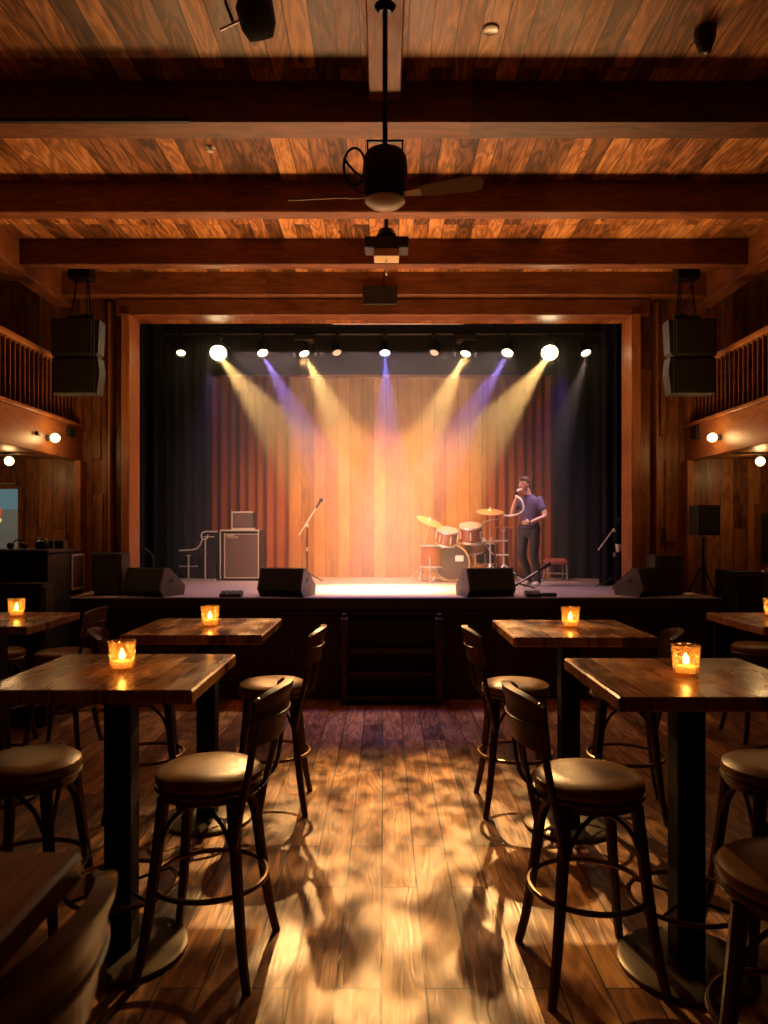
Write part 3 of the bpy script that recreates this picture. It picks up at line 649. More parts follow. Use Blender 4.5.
# floor pedals
def pedal(x, y, w_, lab):
    t = thing('effects_pedal', lab, 'pedal', (x, y, ZS), 0, 'effects pedals at the stage edge')
    MB().prism([(-.06, 0), (-.06, .03), (.06, .055), (.06, 0)], -w_/2, w_/2, 'X').build('pedal_body', M['black'], t)
    for s in (-1, 0, 1):
        MB().cyl((s*w_*.3, -.03, .03), (s*w_*.3, -.03, .05), .012).build('foot_switch', M['chromeb'], t)
pedal(-1.44, 6.98, .20, 'low black pedal on the stage edge left of the left wedge pair')
pedal(1.41, 7.0, .14, 'low black pedal on the stage edge right of the wedge before the drums')
tag(MB().box(1.50, 1.63, 6.97, 7.05, ZS, ZS+.035, .006).build('effects_pedal', M['black']), 'flat black pedal touching the right side of another pedal, below the singer', 'pedal', 'effects pedals at the stage edge')

# mic stands
def mic_stand(x, y, h, boom, lab, rz=0, white=False):
    t = thing('microphone_stand', lab, 'microphone stand', (x, y, ZS), rz, 'microphone stands on the stage')
    MB().cyl((0, 0, .08), (0, 0, h), .009).build('pole', M['blackmetal'], t)
    MB().cyl((0, 0, h*.55), (0, 0, h*.62), .013).build('collar', M['chromeb'], t); MB().ball((0, 0, h), .018).build('knob', M['chromeb'], t)
    for k in range(3):
        a = k*2*PI/3+.5; MB().tube([(0, 0, .12), (.2*math.cos(a), .2*math.sin(a), .008)], .007, 6).build('leg', M['blackmetal'], t)
    (ax, az), (bx, bz) = boom
    MB().cyl((ax, 0, az), (bx, 0, bz), .007).ball((ax, 0, az), .013).build('boom_arm', M['cream'], t)
    d = Vector((bx-ax, 0, bz-az)).normalized()
    p = Vector((bx, -.0, bz))
    MB().lathe([(0, 0), (.012, 0), (.016, .08), (.02, .10), (0, .10)], 12, amat(p-d*.04, d)).ball(p+d*.075, .026).build('microphone', M['blackmetal'], t)
mic_stand(-.93, 8.95, .68, ((-.09, .58), (.13, .93)), 'microphone stand with a pale boom, left of centre in front of the backdrop')
mic_stand(2.51, 8.06, .62, ((-.17, .42), (.0+.02, .68)), 'dark microphone stand with a slanting boom at the right edge of the stage')
t = thing('microphone_stand', 'slim grey microphone stand before the black curtain at the left stage edge', 'microphone stand', (-2.45, 7.86, ZS), 0, 'microphone stands on the stage')
MB().tube([(0, 0, .02), (0, 0, .33), (-.01, 0, .36), (-.09, 0, .44)], .007, 6).build('pole', M['sidegrey'], t)
MB().lathe([(0, 0), (.09, 0), (.09, .012), (.02, .02), (0, .02)], 18).build('base', M['blackmetal'], t)
# small clip box on right stand side: a white cup on a stand
t = thing('drink_stand', 'small stand holding a white cup beside the right edge of the stage opening', 'stand', (2.505, 7.90, ZS))
MB().cyl((0, 0, .01), (0, 0, .39), .007).lathe([(0, 0), (.07, 0), (.07, .012), (0, .012)], 16).box(-.04, .04, -.04, .04, .385, .395, .002).build('pole', M['blackmetal'], t)
MB().lathe([(0, .395), (.026, .395), (.034, .48), (.030, .48), (.024, .402), (0, .402)], 16).build('cup', M['white'], t)

# drum kit ------------------------------------------------------
def drum_shell(m, r, L, c, d): return m.lathe([(r*.97, -L/2), (r, -L/2+.01), (r, L/2-.01), (r*.97, L/2), (0, L/2)], 28, amat(c, d))
YD = 9.0
t = thing('bass_drum', 'bass drum with a dark front head and wooden hoop, two toms mounted on top', 'drum', (.865, 8.92, ZS), 0, 'drum kit')
c = Vector((0, 0, .225)); d = Vector((-.25, -1, .04)).normalized()
MB().lathe([(.205, -.22), (.21, -.20), (.21, .18), (.205, .2)], 36, amat(c+Vector((0, .2, 0)), d)).build('shell', M['drumwood'], t)
A = c+Vector((0, .2, 0))
MB().lathe([(.203, .19), (.226, .19), (.226, .225), (.208, .23), (.203, .205)], 36, amat(A, d)).build('hoop', M['hoop'], t)
MB().lathe([(0, .212), (.206, .212), (.206, .20), (0, .20)], 36, amat(A, d)).build('drum_head', M['bassheadm'], t)
mt = amat(A, d)
MB().box(-.045, .055, -.035, .035, .213, .217, .002, mt @ Matrix.Translation((.09*1, .055, 0))).build('white_label', M['white'], t)
for s in (-1, 1):
    MB().tube([(s*.2, .06, .2), (s*.28, -.02, .01)], .009, 6).ball((s*.28, -.02, .012), .014).build('spur', M['chrome'], t)
for k in range(8):
    a = PI/8+k*PI/4; MB().box(-.012, .012, -.006, .006, .12, .235, .002, mt @ Matrix.Rotation(a, 4, 'Z') @ Matrix.Translation((0, .225, 0))).build('lug', M['chrome'], t)
MB().cyl((0, .15, .43), (0, .15, .60), .014).tube([(0, .15, .58), (-.08, .13, .56)], .010, 6).tube([(0, .15, .58), (.10, .13, .60)], .010, 6).build('tom_mount', M['chrome'], t)
for (px_, pz, r, L, tl) in ((-.105, .545, .125, .17, (.10, -.32, 1)), (.185, .59, .130, .19, (-.04, -.32, 1))):
    cc = Vector((px_, .05, pz)); tm = MB().lathe([(r, -L/2), (r, L/2)], 28, amat(cc, tl)).build('tom', M['drumwood'], t)
    MB().lathe([(r+.002, L/2-.012), (r+.010, L/2-.012), (r+.010, L/2+.01), (r+.002, L/2+.01)], 28, amat(cc, tl)).build('rim', M['chrome'], tm); MB().lathe([(r+.002, -L/2-.008), (r+.010, -L/2-.008), (r+.010, -L/2+.014), (r+.002, -L/2+.014)], 28, amat(cc, tl)).build('rim', M['chrome'], tm)
    MB().lathe([(0, L/2+.003), (r, L/2+.003), (r, L/2-.001), (0, L/2-.001)], 28, amat(cc, tl)).build('skin', M['drumhead'], tm)
    for k in range(6):
        a = k*PI/3; MB().box(-.008, .008, -.006, .008, -.05, .05, .002, amat(cc, tl) @ Matrix.Rotation(a, 4, 'Z') @ Matrix.Translation((0, r+.006, 0))).build('lug', M['chrome'], tm)
def drum(x, y, z, r, L, tilt, lab, name='snare_drum', legs=True, mat='drumwood'):
    t = thing(name, lab, 'drum', (x, y, ZS), 0, 'drum kit'); c = Vector((0, 0, z))
    MB().lathe([(r, -L/2), (r, L/2)], 28, amat(c, tilt)).build('shell', M[mat], t)
    MB().lathe([(r+.002, L/2-.012), (r+.010, L/2-.012), (r+.010, L/2+.01), (r+.002, L/2+.01)], 28, amat(c, tilt)).build('rim', M['chrome'], t); MB().lathe([(r+.002, -L/2-.008), (r+.010, -L/2-.008), (r+.010, -L/2+.014), (r+.002, -L/2+.014)], 28, amat(c, tilt)).build('rim', M['chrome'], t)
    MB().lathe([(0, L/2+.003), (r, L/2+.003), (r, L/2-.001), (0, L/2-.001)], 28, amat(c, tilt)).build('skin', M['drumhead'], t)
    for k in range(3):
        a = k*2*PI/3+.3
        if name == 'floor_tom': pts = [((r+.012)*math.cos(a), (r+.012)*math.sin(a), z), ((r+.012)*math.cos(a), (r+.012)*math.sin(a), .05), ((r+.03)*math.cos(a), (r+.03)*math.sin(a), .01)]
        else: pts = [(0, 0, z-L/2-.02), (0, 0, .16), (.16*math.cos(a), .16*math.sin(a), .01)]
        MB().tube(pts, .008, 6).build('leg', M['chrome'], t)
drum(.585, 9.02, .31, .135, .26, (0, 0, 1), 'brown floor tom standing left of the bass drum', 'floor_tom')
drum(1.12, 9.28, .43, .15, .12, (-.1, -.3, 1), 'shallow snare drum behind the right tom', 'snare_drum', mat='hoop')
drum(1.30, 9.42, .33, .13, .26, (0, 0, 1), 'dark floor tom behind the right side of the kit', 'floor_tom', mat='black')
def cymbal_stand(x, y, h, r, tilt, lab, name='cymbal_stand', two=False, legr=.2, base=None):
    t = thing(name, lab, 'cymbal', (x, y, ZS), 0, 'drum kit'); bx, by = base or (0, 0)
    MB().tube([(bx, by, .12), (bx, by, h*.62), (0, 0, h-.02), (0, 0, h+.03)], .008, 8).build('pole', M['chrome'], t)
    MB().cyl((bx, by, h*.45), (bx, by, h*.5), .014).build('collar', M['chromeb'], t); MB().ball((bx+.02, by, h*.62), .016).build('knob', M['chromeb'], t)
    for k in range(3):
        a = k*2*PI/3+.2; MB().tube([(bx, by, .22), (bx+legr*math.cos(a), by+legr*math.sin(a), .01)], .008, 6).tube([(bx, by, .10), (bx+legr*.55*math.cos(a), by+legr*.55*math.sin(a), .10)], .006, 6).ball((bx+legr*math.cos(a), by+legr*math.sin(a), .014), .014).build('leg', M['chrome'], t)
    mt = amat((0, 0, h), tilt)
    MB().lathe([(0, .024), (r*.12, .022), (r*.2, .008), (r*.6, -.002), (r, -.014), (r, -.016), (r*.6, -.005), (r*.2, .004), (0, .018)], 32, mt).build('cymbal', M['brass'], t)
    if two: MB().lathe([(0, -.05), (r*.2, -.044), (r, -.026), (r, -.024), (r*.2, -.040), (0, -.046)], 32, mt).build('lower_cymbal', M['brass'], t)
    MB().ball((0, 0, h+.032), .014).build('wing_nut', M['chrome'], t)
cymbal_stand(.56, 9.05, .745, .165, (.38, -.34, 1), 'tilted bronze cymbal on a stand above the left floor tom', legr=.26, base=(-.06, .12))
cymbal_stand(1.27, 8.85, .86, .165, (0, -.26, 1), 'bronze cymbal level on a tall stand above the right tom', legr=.2)
t = thing('hi_hat_stand', 'chrome stand with short crossbars and a small knob, right of the drums', 'stand', (1.44, 8.9, ZS), 0, 'drum kit')
MB().cyl((0, 0, .1), (0, 0, .62), .011).ball((0, 0, .63), .028).build('pole', M['chrome'], t)
MB().cyl((-.09, 0, .33), (.06, 0, .33), .012).cyl((-.24, 0, .50), (.05, 0, .50), .012).tube([(-.25, .02, .72), (-.16, 0, .755), (-.03, 0, .76), (-.03, 0, .70)], .009, 6).tube([(-.25, .02, .72), (-.26, .04, .5), (-.12, .02, .33)], .008, 6).build('cross_bar', M['chrome'], t)
for k in range(3):
    a = k*2*PI/3-.3; MB().tube([(0, 0, .22), (.24*math.cos(a), .24*math.sin(a), .01)], .009, 6).build('leg', M['chromeb'], t)
t = thing('drum_throne', 'round black drum stool behind the drum kit', 'stool', (1.05, 9.5, ZS), 0, 'drum kit')
MB().lathe([(0, .36), (.14, .36), (.155, .38), (.155, .42), (.13, .44), (0, .445)], 24).build('seat', M['black'], t)
MB().cyl((0, 0, .12), (0, 0, .36), .015).build('pole', M['chrome'], t)
for k in range(3):
    a = k*2*PI/3+.9; MB().tube([(0, 0, .2), (.17*math.cos(a), .17*math.sin(a), .01)], .009, 6).build('leg', M['chrome'], t)
# tall rust-coloured side table
t = thing('side_table', 'tall narrow reddish table standing between the drums and the singer', 'table', (1.49, 9.25, ZS))
MB().box(-.13, .13, -.13, .13, .655, .672, .003).build('tabletop', M['orangebrace'], t)
for sx in (-1, 1):
    for sy in (-1, 1): MB().box(sx*.115-.009, sx*.115+.009, sy*.115-.009, sy*.115+.009, 0, .655, .002).build('leg', M['orangebrace'], t)
# low chair with red seat
t = thing('low_stool', 'low stool with a red padded seat and pale metal legs right of the singer', 'stool', (2.14, 9.25, ZS))
MB().box(-.13, .13, -.12, .12, .20, .275, .022).build('seat', M['redseat'], t)
for sx in (-1, 1):
    MB().tube([(sx*.115, -.11, .20), (sx*.12, -.115, 0.005)], .008, 6).build('leg', M['chromeb'], t)
    MB().tube([(sx*.115, .11, .20), (sx*.12, .115, 0.005)], .008, 6).build('leg', M['chromeb'], t)
MB().cyl((-.118, -.112, .09), (.118, -.112, .09), .006).cyl((-.118, .112, .09), (.118, .112, .09), .006).build('stretcher', M['chromeb'], t)
# folded stand leaning near the singer's feet
t = thing('folded_stand', 'black folded stand leaning on its legs by the singer\'s feet', 'stand', (1.66, 8.02, ZS))
MB().tube([(-.26, 0, .012), (.12, .0, .25)], .012, 8).tube([(.06, 0, .215), (.145, 0, .265)], .018, 8).build('pole', M['blackmetal'], t)
MB().tube([(-.12, .0, .10), (-.38, .02, .20)], .009, 6).tube([(-.2, 0, .05), (-.05, -.12, .01)], .009, 6).tube([(-.2, 0, .05), (-.1, .13, .01)], .009, 6).build('leg', M['blackmetal'], t)
MB().tube([(-.20, -.01, .06), (.0, -.01, .185)], .006, 6).build('pale_strip', M['chromeb'], t)

# ------------------------------------------------------------ speaker on tripod, right
t = thing('tripod_speaker', 'black loudspeaker on a tripod stand under the right balcony', 'loudspeaker', (3.045, 7.06, ZS))
MB().prism([(-.085, -.10), (.115, -.10), (.07, .10), (-.095, .10)], .58, .865, 'Z').build('cabinet', M['speaker'], t)
MB().box(-.07, .10, -.108, -.10, .595, .85, .003).build('grille', M['grille'], t)
MB().cyl((0, 0, .05), (0, 0, .56), .014).build('pole', M['blackmetal'], t)
for a in (PI, PI+2.0, PI-2.0):
    MB().tube([(0, 0, .30), (.16*math.cos(a)*1, .14*math.sin(a), .012)], .009, 6).build('leg', M['blackmetal'], t)
t = thing('dish', 'small white dish on the right end of the stage edge', 'dish', (2.88, 6.98, ZS))
MB().lathe([(0, 0), (.035, 0), (.05, .03), (.045, .035), (.03, .012), (0, .010)], 20).build('bowl', M['white'], t)
# dark cabinet and slatted half wall at the right
t = thing('storage_cabinet', 'plain black cabinet on the floor past the right end of the stage', 'cabinet', (3.34, 6.98, 0))
MB().box(-.13, .13, -.2, .2, 0, 1.20, .006).build('cabinet_body', M['black'], t)
MB().box(-.115, .115, -.212, -.2, .05, 1.17, .003).build('door', M['stage_black'], t)
MB().ball((.08, -.222, .7), .012).build('door_knob', M['blackmetal'], t)
t = thing('slatted_partition', 'wooden slatted railing standing right of the black cabinet', 'railing', (3.55, 6.75, 0))
MB().box(-.06, 1.0, -.02, .04, 1.19, 1.23, .004).box(-.06, 1.0, -.01, .03, .04, .09, .003).build('rail', M['trim'], t)
for k in range(10): MB().box(-.04+k*.1, -.005+k*.1, 0, .02, .0, 1.19, .002).build('slat', M['trim'], t)

# ------------------------------------------------------------ left side: sound desk, case
t = thing('sound_desk', 'tall black sound desk left of the stage under the balcony', 'desk', (-3.13, 6.45, 0))
MB().box(-.62, .29, -.2, .25, 0, 1.38, .008).build('desk_body', M['black'], t)
MB().box(-.66, .31, -.23, .27, 1.38, 1.415, .008).build('desk_top', M['stage_black'], t)
MB().box(-.55, .02, -.212, -.2, .08, 1.3, .003).box(.05, .24, -.212, -.2, .08, 1.3, .003).build('front_panel', M['black'], t)
zt = 1.415
t = thing('headphones', 'pair of black headphones lying on the left end of the sound desk', 'headphones', (-3.17, 6.4, zt))
MB().ball((-.06, 0, .03), (.03, .035, .03)).ball((.05, .02, .03), (.03, .035, .03)).build('ear_cup', M['black'], t)
MB().tube([(.0+.06*math.cos(a), .03+.02*math.sin(a)*0, .03+.05*math.sin(a)) for a in [PI*k/10 for k in range(11)]], .006, 6).build('headband', M['sidegrey'], t)
t = thing('kettle', 'shiny rounded metal pot on the middle of the sound desk', 'pot', (-2.97, 6.42, zt))
MB().lathe([(0, 0), (.045, 0), (.058, .03), (.05, .065), (.03, .08), (0, .085)], 24).build('pot_body', M['blackmetal'], t)
MB().tube([(.055*math.cos(a), 0, .06+.035*math.sin(a)) for a in [PI*k/10 for k in range(11)]], .006, 6).build('handle', M['chrome'], t)
t = thing('effects_unit', 'small black box with a pale stripe on the right end of the sound desk', 'audio unit', (-2.905, 6.60, zt))
MB().box(-.065, .065, -.05, .05, 0, .075, .005).build('unit_body', M['black'], t)
MB().box(-.025, -.008, -.054, -.05, .005, .07, .001).build('pale_stripe', M['white'], t)
t = thing('road_case', 'low black case with rounded metal edging left of the outer left table', 'case', (-3.0, 6.02, 0))
MB().box(-.45, .29, -.12, .1, 0, 1.15, .03).build('case_body', M['black'], t)
MB().tube([(-.45, -.125, 1.15), (.25, -.125, 1.15), (.28, -.125, 1.14), (.292, -.125, 1.11), (.295, -.125, .55)], .005, 6).tube([(-.45, -.125, 1.05), (-.05, -.125, 1.05)], .003, 6).build('metal_edging', M['sidegrey'], t)

# ------------------------------------------------------------ tables
HT = 1.055
def make_table(lab):
    t = thing('high_table', lab, 'table', (0, 0, 0), 0, 'square high tables')
    MB().box(-.357, .357, -.357, .357, HT-.048, HT, .006).build('tabletop', M['table'], t)
    MB().box(-.17, .17, -.17, .17, HT-.062, HT-.048, .002).build('mounting_plate', M['iron'], t)
    MB().box(-.05, .05, -.05, .05, .02, HT-.06, .004).build('column', M['iron'], t)
    MB().lathe([(0, 0), (.238, 0), (.242, .006), (.240, .018), (.225, .026), (.06, .030), (0, .030)], 48).build('base_plate', M['basemetal'], t)
    ring = MB().tube([(.20*math.cos(a), .20*math.sin(a), .25) for a in [2*PI*k/40 for k in range(40)]], .009, 8, closed=True)
    ring = ring.build('foot_ring', M['ringmetal'], t)
    for a in (PI/4, 3*PI/4, 5*PI/4, 7*PI/4):
        MB().cyl((.06*math.cos(a), .06*math.sin(a), .25), (.195*math.cos(a), .195*math.sin(a), .25), .006, seg=8).build('ring_spoke', M['iron'], ring)
    return t
tabs = [(-.985, 2.78, 0, 'square high table front left of the aisle, candle on top'),
        (1.095, 2.68, 0, 'square high table front right of the aisle, candle on top'),
        (-.965, 4.05, 0, 'square high table behind the front left one, nearer the stage'),
        (.99, 3.97, 0, 'square high table behind the front right one, nearer the stage'),
        (-2.30, 4.38, 0, 'square high table at the left edge beside the black case'),
        (2.41, 4.36, 0, 'square high table at the right edge toward the stage'),
        (-.850, .855, 0, 'bare high table corner at the near lower left')]
tb0 = make_table(tabs[0][3]); tb0.location = (tabs[0][0], tabs[0][1], 0)
for x, y, r, lab in tabs[1:]: dup(tb0, (x, y, 0), r, lab)

# ------------------------------------------------------------ candles
def make_candle(lab):
    t = thing('candle_holder', lab, 'candle', (0, 0, 0), 0, 'candles in glass holders')
    MB().lathe([(0, 0), (.040, 0), (.043, .004), (.050, .108), (.052, .112), (.047, .112), (.040, .014), (0, .012)], 28).build('glass', M['glass'], t)
    MB().lathe([(0, .013), (.034, .013), (.034, .035), (.030, .038), (0, .036)], 20).build('candle', M['wax'], t)
    MB().lathe([(0, .042), (.008, .046), (.012, .056), (.008, .070), (0, .086)], 12).build('flame', M['flame'], t)
    l = bpy.data.lights.new('candle_light', 'POINT'); l.energy = 1.0; l.color = (1, .50, .16); l.shadow_soft_size = .008
    o = bpy.data.objects.new('candle_light', l); COL.objects.link(o); o.parent = t; o.location = (0, 0, .075)
    return t
cds = [(-.977, 2.76, 'lit candle in a glass on the front left table'), (1.085, 2.66, 'lit candle in a glass on the front right table'),
       (-.945, 4.02, 'lit candle in a glass on the back left table before the stage'), (1.0, 3.97, 'lit candle in a glass on the back right table before the stage'),
       (-2.22, 4.47, 'lit candle in a glass on the table at the left edge'), (2.345, 4.47, 'lit candle in a glass on the table at the right edge')]
cd0 = make_candle(cds[0][2]); cd0.location = (cds[0][0], cds[0][1], HT)
for x, y, lab in cds[1:]: dup(cd0, (x, y, HT), random.random()*3, lab)

# ------------------------------------------------------------ bar stools (sitter faces local +y)
HS = .715
def smoothpath(pts, n=6):
    P = [Vector(p) for p in pts]; out = []
    for i in range(len(P)-1):
        p0 = P[max(0, i-1)]; p1 = P[i]; p2 = P[i+1]; p3 = P[min(len(P)-1, i+2)]
        for k in range(n):
            t = k/n
            out.append(.5*((2*p1)+(p2-p0)*t+(2*p0-5*p1+4*p2-p3)*t*t+(3*p1-p0-3*p2+p3)*t**3))
    return out+[P[-1]]
def make_stool(lab):
    t = thing('bar_stool', lab, 'bar stool', (0, 0, 0), 0, 'bar stools around the tables')
    MB().lathe([(0, .655), (.183, .655), (.192, .665), (.195, .68), (.190, .696), (.172, .708), (.12, .715), (0, .717)], 40).build('seat_cushion', M['leather'], t)
    MB().lathe([(.0, .612), (.165, .612), (.178, .618), (.180, .652), (.0, .654)], 36).build('seat_frame', M['stoolwood'], t)
    MB().tube([(.189*math.cos(a), .189*math.sin(a), .650) for a in [2*PI*k/40 for k in range(40)]], .009, 8, closed=True).build('seat_rim', M['piping'], t)
    feet = {}
    for sx in (-1, 1):
        for sy in (-1, 1):
            top = Vector((sx*.125, sy*.125, .63)); k1 = Vector((sx*.150, sy*.150, .36)); k2 = Vector((sx*.178, sy*.175, .14)); ft = Vector((sx*.205, sy*.20, 0))
            pts = smoothpath([top, k1, k2, ft], 5); n = len(pts)
            m = MB(); rr = [.024-.008*i/(n-1) for i in range(n)]
            m.tube(pts, rr, 8); m.build('leg', M['stoolwood'], t); feet[(sx, sy)] = pts
    def legat(sx, sy, z):
        best = min(feet[(sx, sy)], key=lambda p: abs(p.z-z)); return Vector(best)
    cor = [(-1, -1), (1, -1), (1, 1), (-1, 1)]
    for i in range(4):
        a = legat(*cor[i], .40); b = legat(*cor[(i+1) % 4], .40); mid = (a+b)/2; mid = mid*.92
        pts = smoothpath([a, a*.82+b*.18+Vector((0, 0, .135)), Vector((mid.x, mid.y, .612)), b*.82+a*.18+Vector((0, 0, .135)), b], 6)
        pts = [Vector((p.x, p.y, min(p.z, .612))) for p in pts]
        MB().tube(pts, .0085, 6).build('arched_brace', M['stoolwood'], t)
    rr = legat(1, 1, .30); rad = math.hypot(rr.x, rr.y)
    MB().tube([((rad-.010)*math.cos(a), (rad-.010)*math.sin(a), .305) for a in [2*PI*k/48 for k in range(48)]], .0105, 8, closed=True).build('foot_ring', M['ringmetal'], t)
    # posts and spindles leaning back to the curved backrest
    def backpt(u, z):           # u -1..1 across, z height: point on the backrest arc
        lean = (z-.65)*.16; r = .205; a = u*math.radians(56)
        return Vector((r*math.sin(a)*1.02, -.085-lean-r*.62*math.cos(a)-.02, z))
    for s in (-1, 1):
        p = legat(s, -1, .52)
        pts = smoothpath([Vector((s*.150, -.140, .46)), Vector((s*.163, -.165, .60)), backpt(s*.95, .72), backpt(s*.93, .88), backpt(s*.93, 1.0)], 5)
        MB().tube(pts, .0135, 8).build('back_post', M['stoolwood'], t)
        q = backpt(s*.33, .88)
        MB().tube(smoothpath([Vector((s*.055, -.170, .635)), backpt(s*.30, .70), q], 5), .0085, 6).build('spindle', M['stoolwood'], t)
    m = MB(); nu, nz = 18, 8; vs = []; fs = []
    for side in (0, 1):
        for j in range(nz+1):
            for i in range(nu+1):
                u = -1.08+2.16*i/nu; z0 = .825+.012*math.cos(u*1.4); z1 = 1.025-.028*abs(u)**3; z = z0+(z1-z0)*j/nz
                th = .011+(.006 if j >= nz-1 else 0)+(.004 if j == 4 else 0)
                p = backpt(u, z); nrm = Vector((p.x, p.y+.085, 0)).normalized(); vs.append(p+nrm*(th if side else -th))
    S = (nu+1)*(nz+1); I = lambda s_, j, i: s_*S+j*(nu+1)+i
    for j in range(nz):
        for i in range(nu): fs += [(I(1, j, i), I(1, j, i+1), I(1, j+1, i+1), I(1, j+1, i)), (I(0, j, i), I(0, j+1, i), I(0, j+1, i+1), I(0, j, i+1))]
    for i in range(nu):
        for j in (0, nz): fs.append((I(0, j, i), I(0, j, i+1), I(1, j, i+1), I(1, j, i)))
    for j in range(nz):
        for i in (0, nu): fs.append((I(0, j, i), I(1, j, i), I(1, j+1, i), I(0, j+1, i)))
    m.add(vs, fs); bk = m.build('backrest', M['backwood'], t, angle=50)
    bead = []
    for i in range(17):
        u = -1.06+2.12*i/16; p = backpt(u, .925); nrm = Vector((p.x, p.y+.085, 0)).normalized(); bead.append(p+nrm*.015)
    MB().tube(bead, .005, 6).build('bead', M['piping'], bk)
    return t
R_ = math.radians
stl = [(-.645, 2.74, R_(84), 'bar stool with a lit seat on the aisle side of the front left table'),
       (.735, 2.66, R_(-85), 'bar stool with a lit seat on the aisle side of the front right table'),
       (-.64, 4.27, R_(92), 'bar stool on the aisle side of the back left table, nearer the stage'),
       (.755, 4.25, R_(-90), 'bar stool on the aisle side of the back right table, nearer the stage'),
       (-1.36, 4.22, R_(-76), 'bar stool on the outer side of the back left table, back towards the left wall'),
       (1.37, 4.20, R_(76), 'bar stool on the outer side of the back right table, back towards the right wall'),
       (-1.365, 2.84, R_(-90), 'bar stool at the left edge, outer side of the front left table'),
       (1.475, 2.78, R_(90), 'bar stool at the right edge, outer side of the front right table'),
       (1.075, 1.93, R_(62), 'nearest bar stool with a dark seat at the lower right edge'),
       (-.722, 1.09, R_(88), 'bar stool seen only by its backrest at the lower left'),
       (-2.32, 5.35, R_(90), 'bar stool standing behind the outer left table, near the stage'),
       (-2.83, 5.40, R_(-90), 'bar stool at the left edge in front of the black case'),
       (2.86, 5.65, R_(90), 'bar stool at the right edge behind the outer right table')]
s0 = make_stool(stl[0][3]); s0.location = (stl[0][0], stl[0][1], 0); s0.rotation_euler.z = stl[0][2]
for x, y, r, lab in stl[1:]: dup(s0, (x, y, 0), r, lab)

# ------------------------------------------------------------ the singer
PX, PY, PS = 1.65, 8.32, .700
person = thing('person', 'person in a violet short-sleeved shirt and dark trousers singing into a held microphone', 'person', (PX, PY, ZS))
person.scale = (PS, PS, PS)
def fused(m, name, mat, parent, vox=.011, smooth=4):
    bmesh.ops.recalc_face_normals(m.bm, faces=m.bm.faces[:])
    me = bpy.data.meshes.new(name); m.bm.to_mesh(me); m.bm.free(); o = bpy.data.objects.new(name, me); COL.objects.link(o)
    r = o.modifiers.new('r', 'REMESH'); r.mode = 'VOXEL'; r.voxel_size = vox; r.use_smooth_shade = True
    sm = o.modifiers.new('s', 'SMOOTH'); sm.factor = .5; sm.iterations = smooth
    dg = bpy.context.evaluated_depsgraph_get(); ev = bpy.data.meshes.new_from_object(o.evaluated_get(dg))
    bpy.data.objects.remove(o); ev.name = name; ev.materials.clear(); ev.materials.append(mat); ev.shade_smooth()
    o = bpy.data.objects.new(name, ev); COL.objects.link(o); o.parent = parent; return o
def limb(m, pts, rs, seg=14):
    P = smoothpath(pts, 6); n = len(pts); R = []
    for i in range(n-1):
        for k in range(6): R.append(rs[i]+(rs[i+1]-rs[i])*k/6)
    R.append(rs[-1]); m.tube(P, R, seg); m.ball(P[0], R[0], 12, 8); m.ball(P[-1], R[-1], 12, 8)
fd = Vector((-.76, -.65, 0)).normalized(); sd = Vector((fd.y, -fd.x, 0))    # facing; sd = towards his left? (perp)
if sd.x < 0: sd = -sd                                                       # sd points image-right
HCn = Vector((-.115, -.03, 1.625)); hd = Vector((-.80, -.60, -.12)).normalized(); hs = Vector((.6, -.8, 0)).normalized(); hu = hd.cross(hs)*-1
if hu.z < 0: hu = -hu
def HP(f, s, u): return HCn+hd*f+hs*s+hu*u
Rsh, Rel, Rwr, Rha = Vector((-.15, .10, 1.385)), Vector((-.30, .0, 1.15)), Vector((-.235, -.07, 1.42)), Vector((-.215, -.10, 1.50))
Lsh, Lel, Lwr, Lha = Vector((.13, -.10, 1.385)), Vector((.175, -.21, 1.12)), Vector((-.035, -.285, 1.03)), Vector((-.11, -.275, 1.02))
Rhip, Lhip = Vector((-.10, .07, .92)), Vector((.05, -.06, .92))
Rkn, Lkn, Ran, Lan = Vector((-.14, .02, .50)), Vector((.035, -.10, .49)), Vector((-.015, .09, .09)), Vector((.085, -.12, .09))
mh = Matrix((( hd.x, hs.x, hu.x, HCn.x), (hd.y, hs.y, hu.y, HCn.y), (hd.z, hs.z, hu.z, HCn.z), (0, 0, 0, 1)))
b = MB()
# head: skull, jaw, nose, brow, ears
b.ball((-.012, 0, .025), (.095, .076, .095), 20, 14, mh).ball((.022, 0, -.035), (.068, .058, .080), 18, 12, mh)
b.ball((.092, 0, -.012), (.016, .011, .022), 10, 8, mh).ball((.078, 0, .018), (.012, .045, .010), 10, 6, mh).ball((.078, 0, -.066), (.012, .026, .009), 10, 6, mh).ball((.072, 0, -.098), (.018, .022, .016), 10, 6, mh)
for s in (-1, 1): b.ball((-.012, s*.078, -.008), (.018, .010, .030), 10, 8, mh).ball((.062, s*.036, -.022), (.02, .02, .018), 10, 8, mh)
limb(b, [Vector((-.02, 0, 1.38)), Vector((-.05, -.0, 1.47)), HP(-.03, 0, -.06)], [.068, .056, .056])
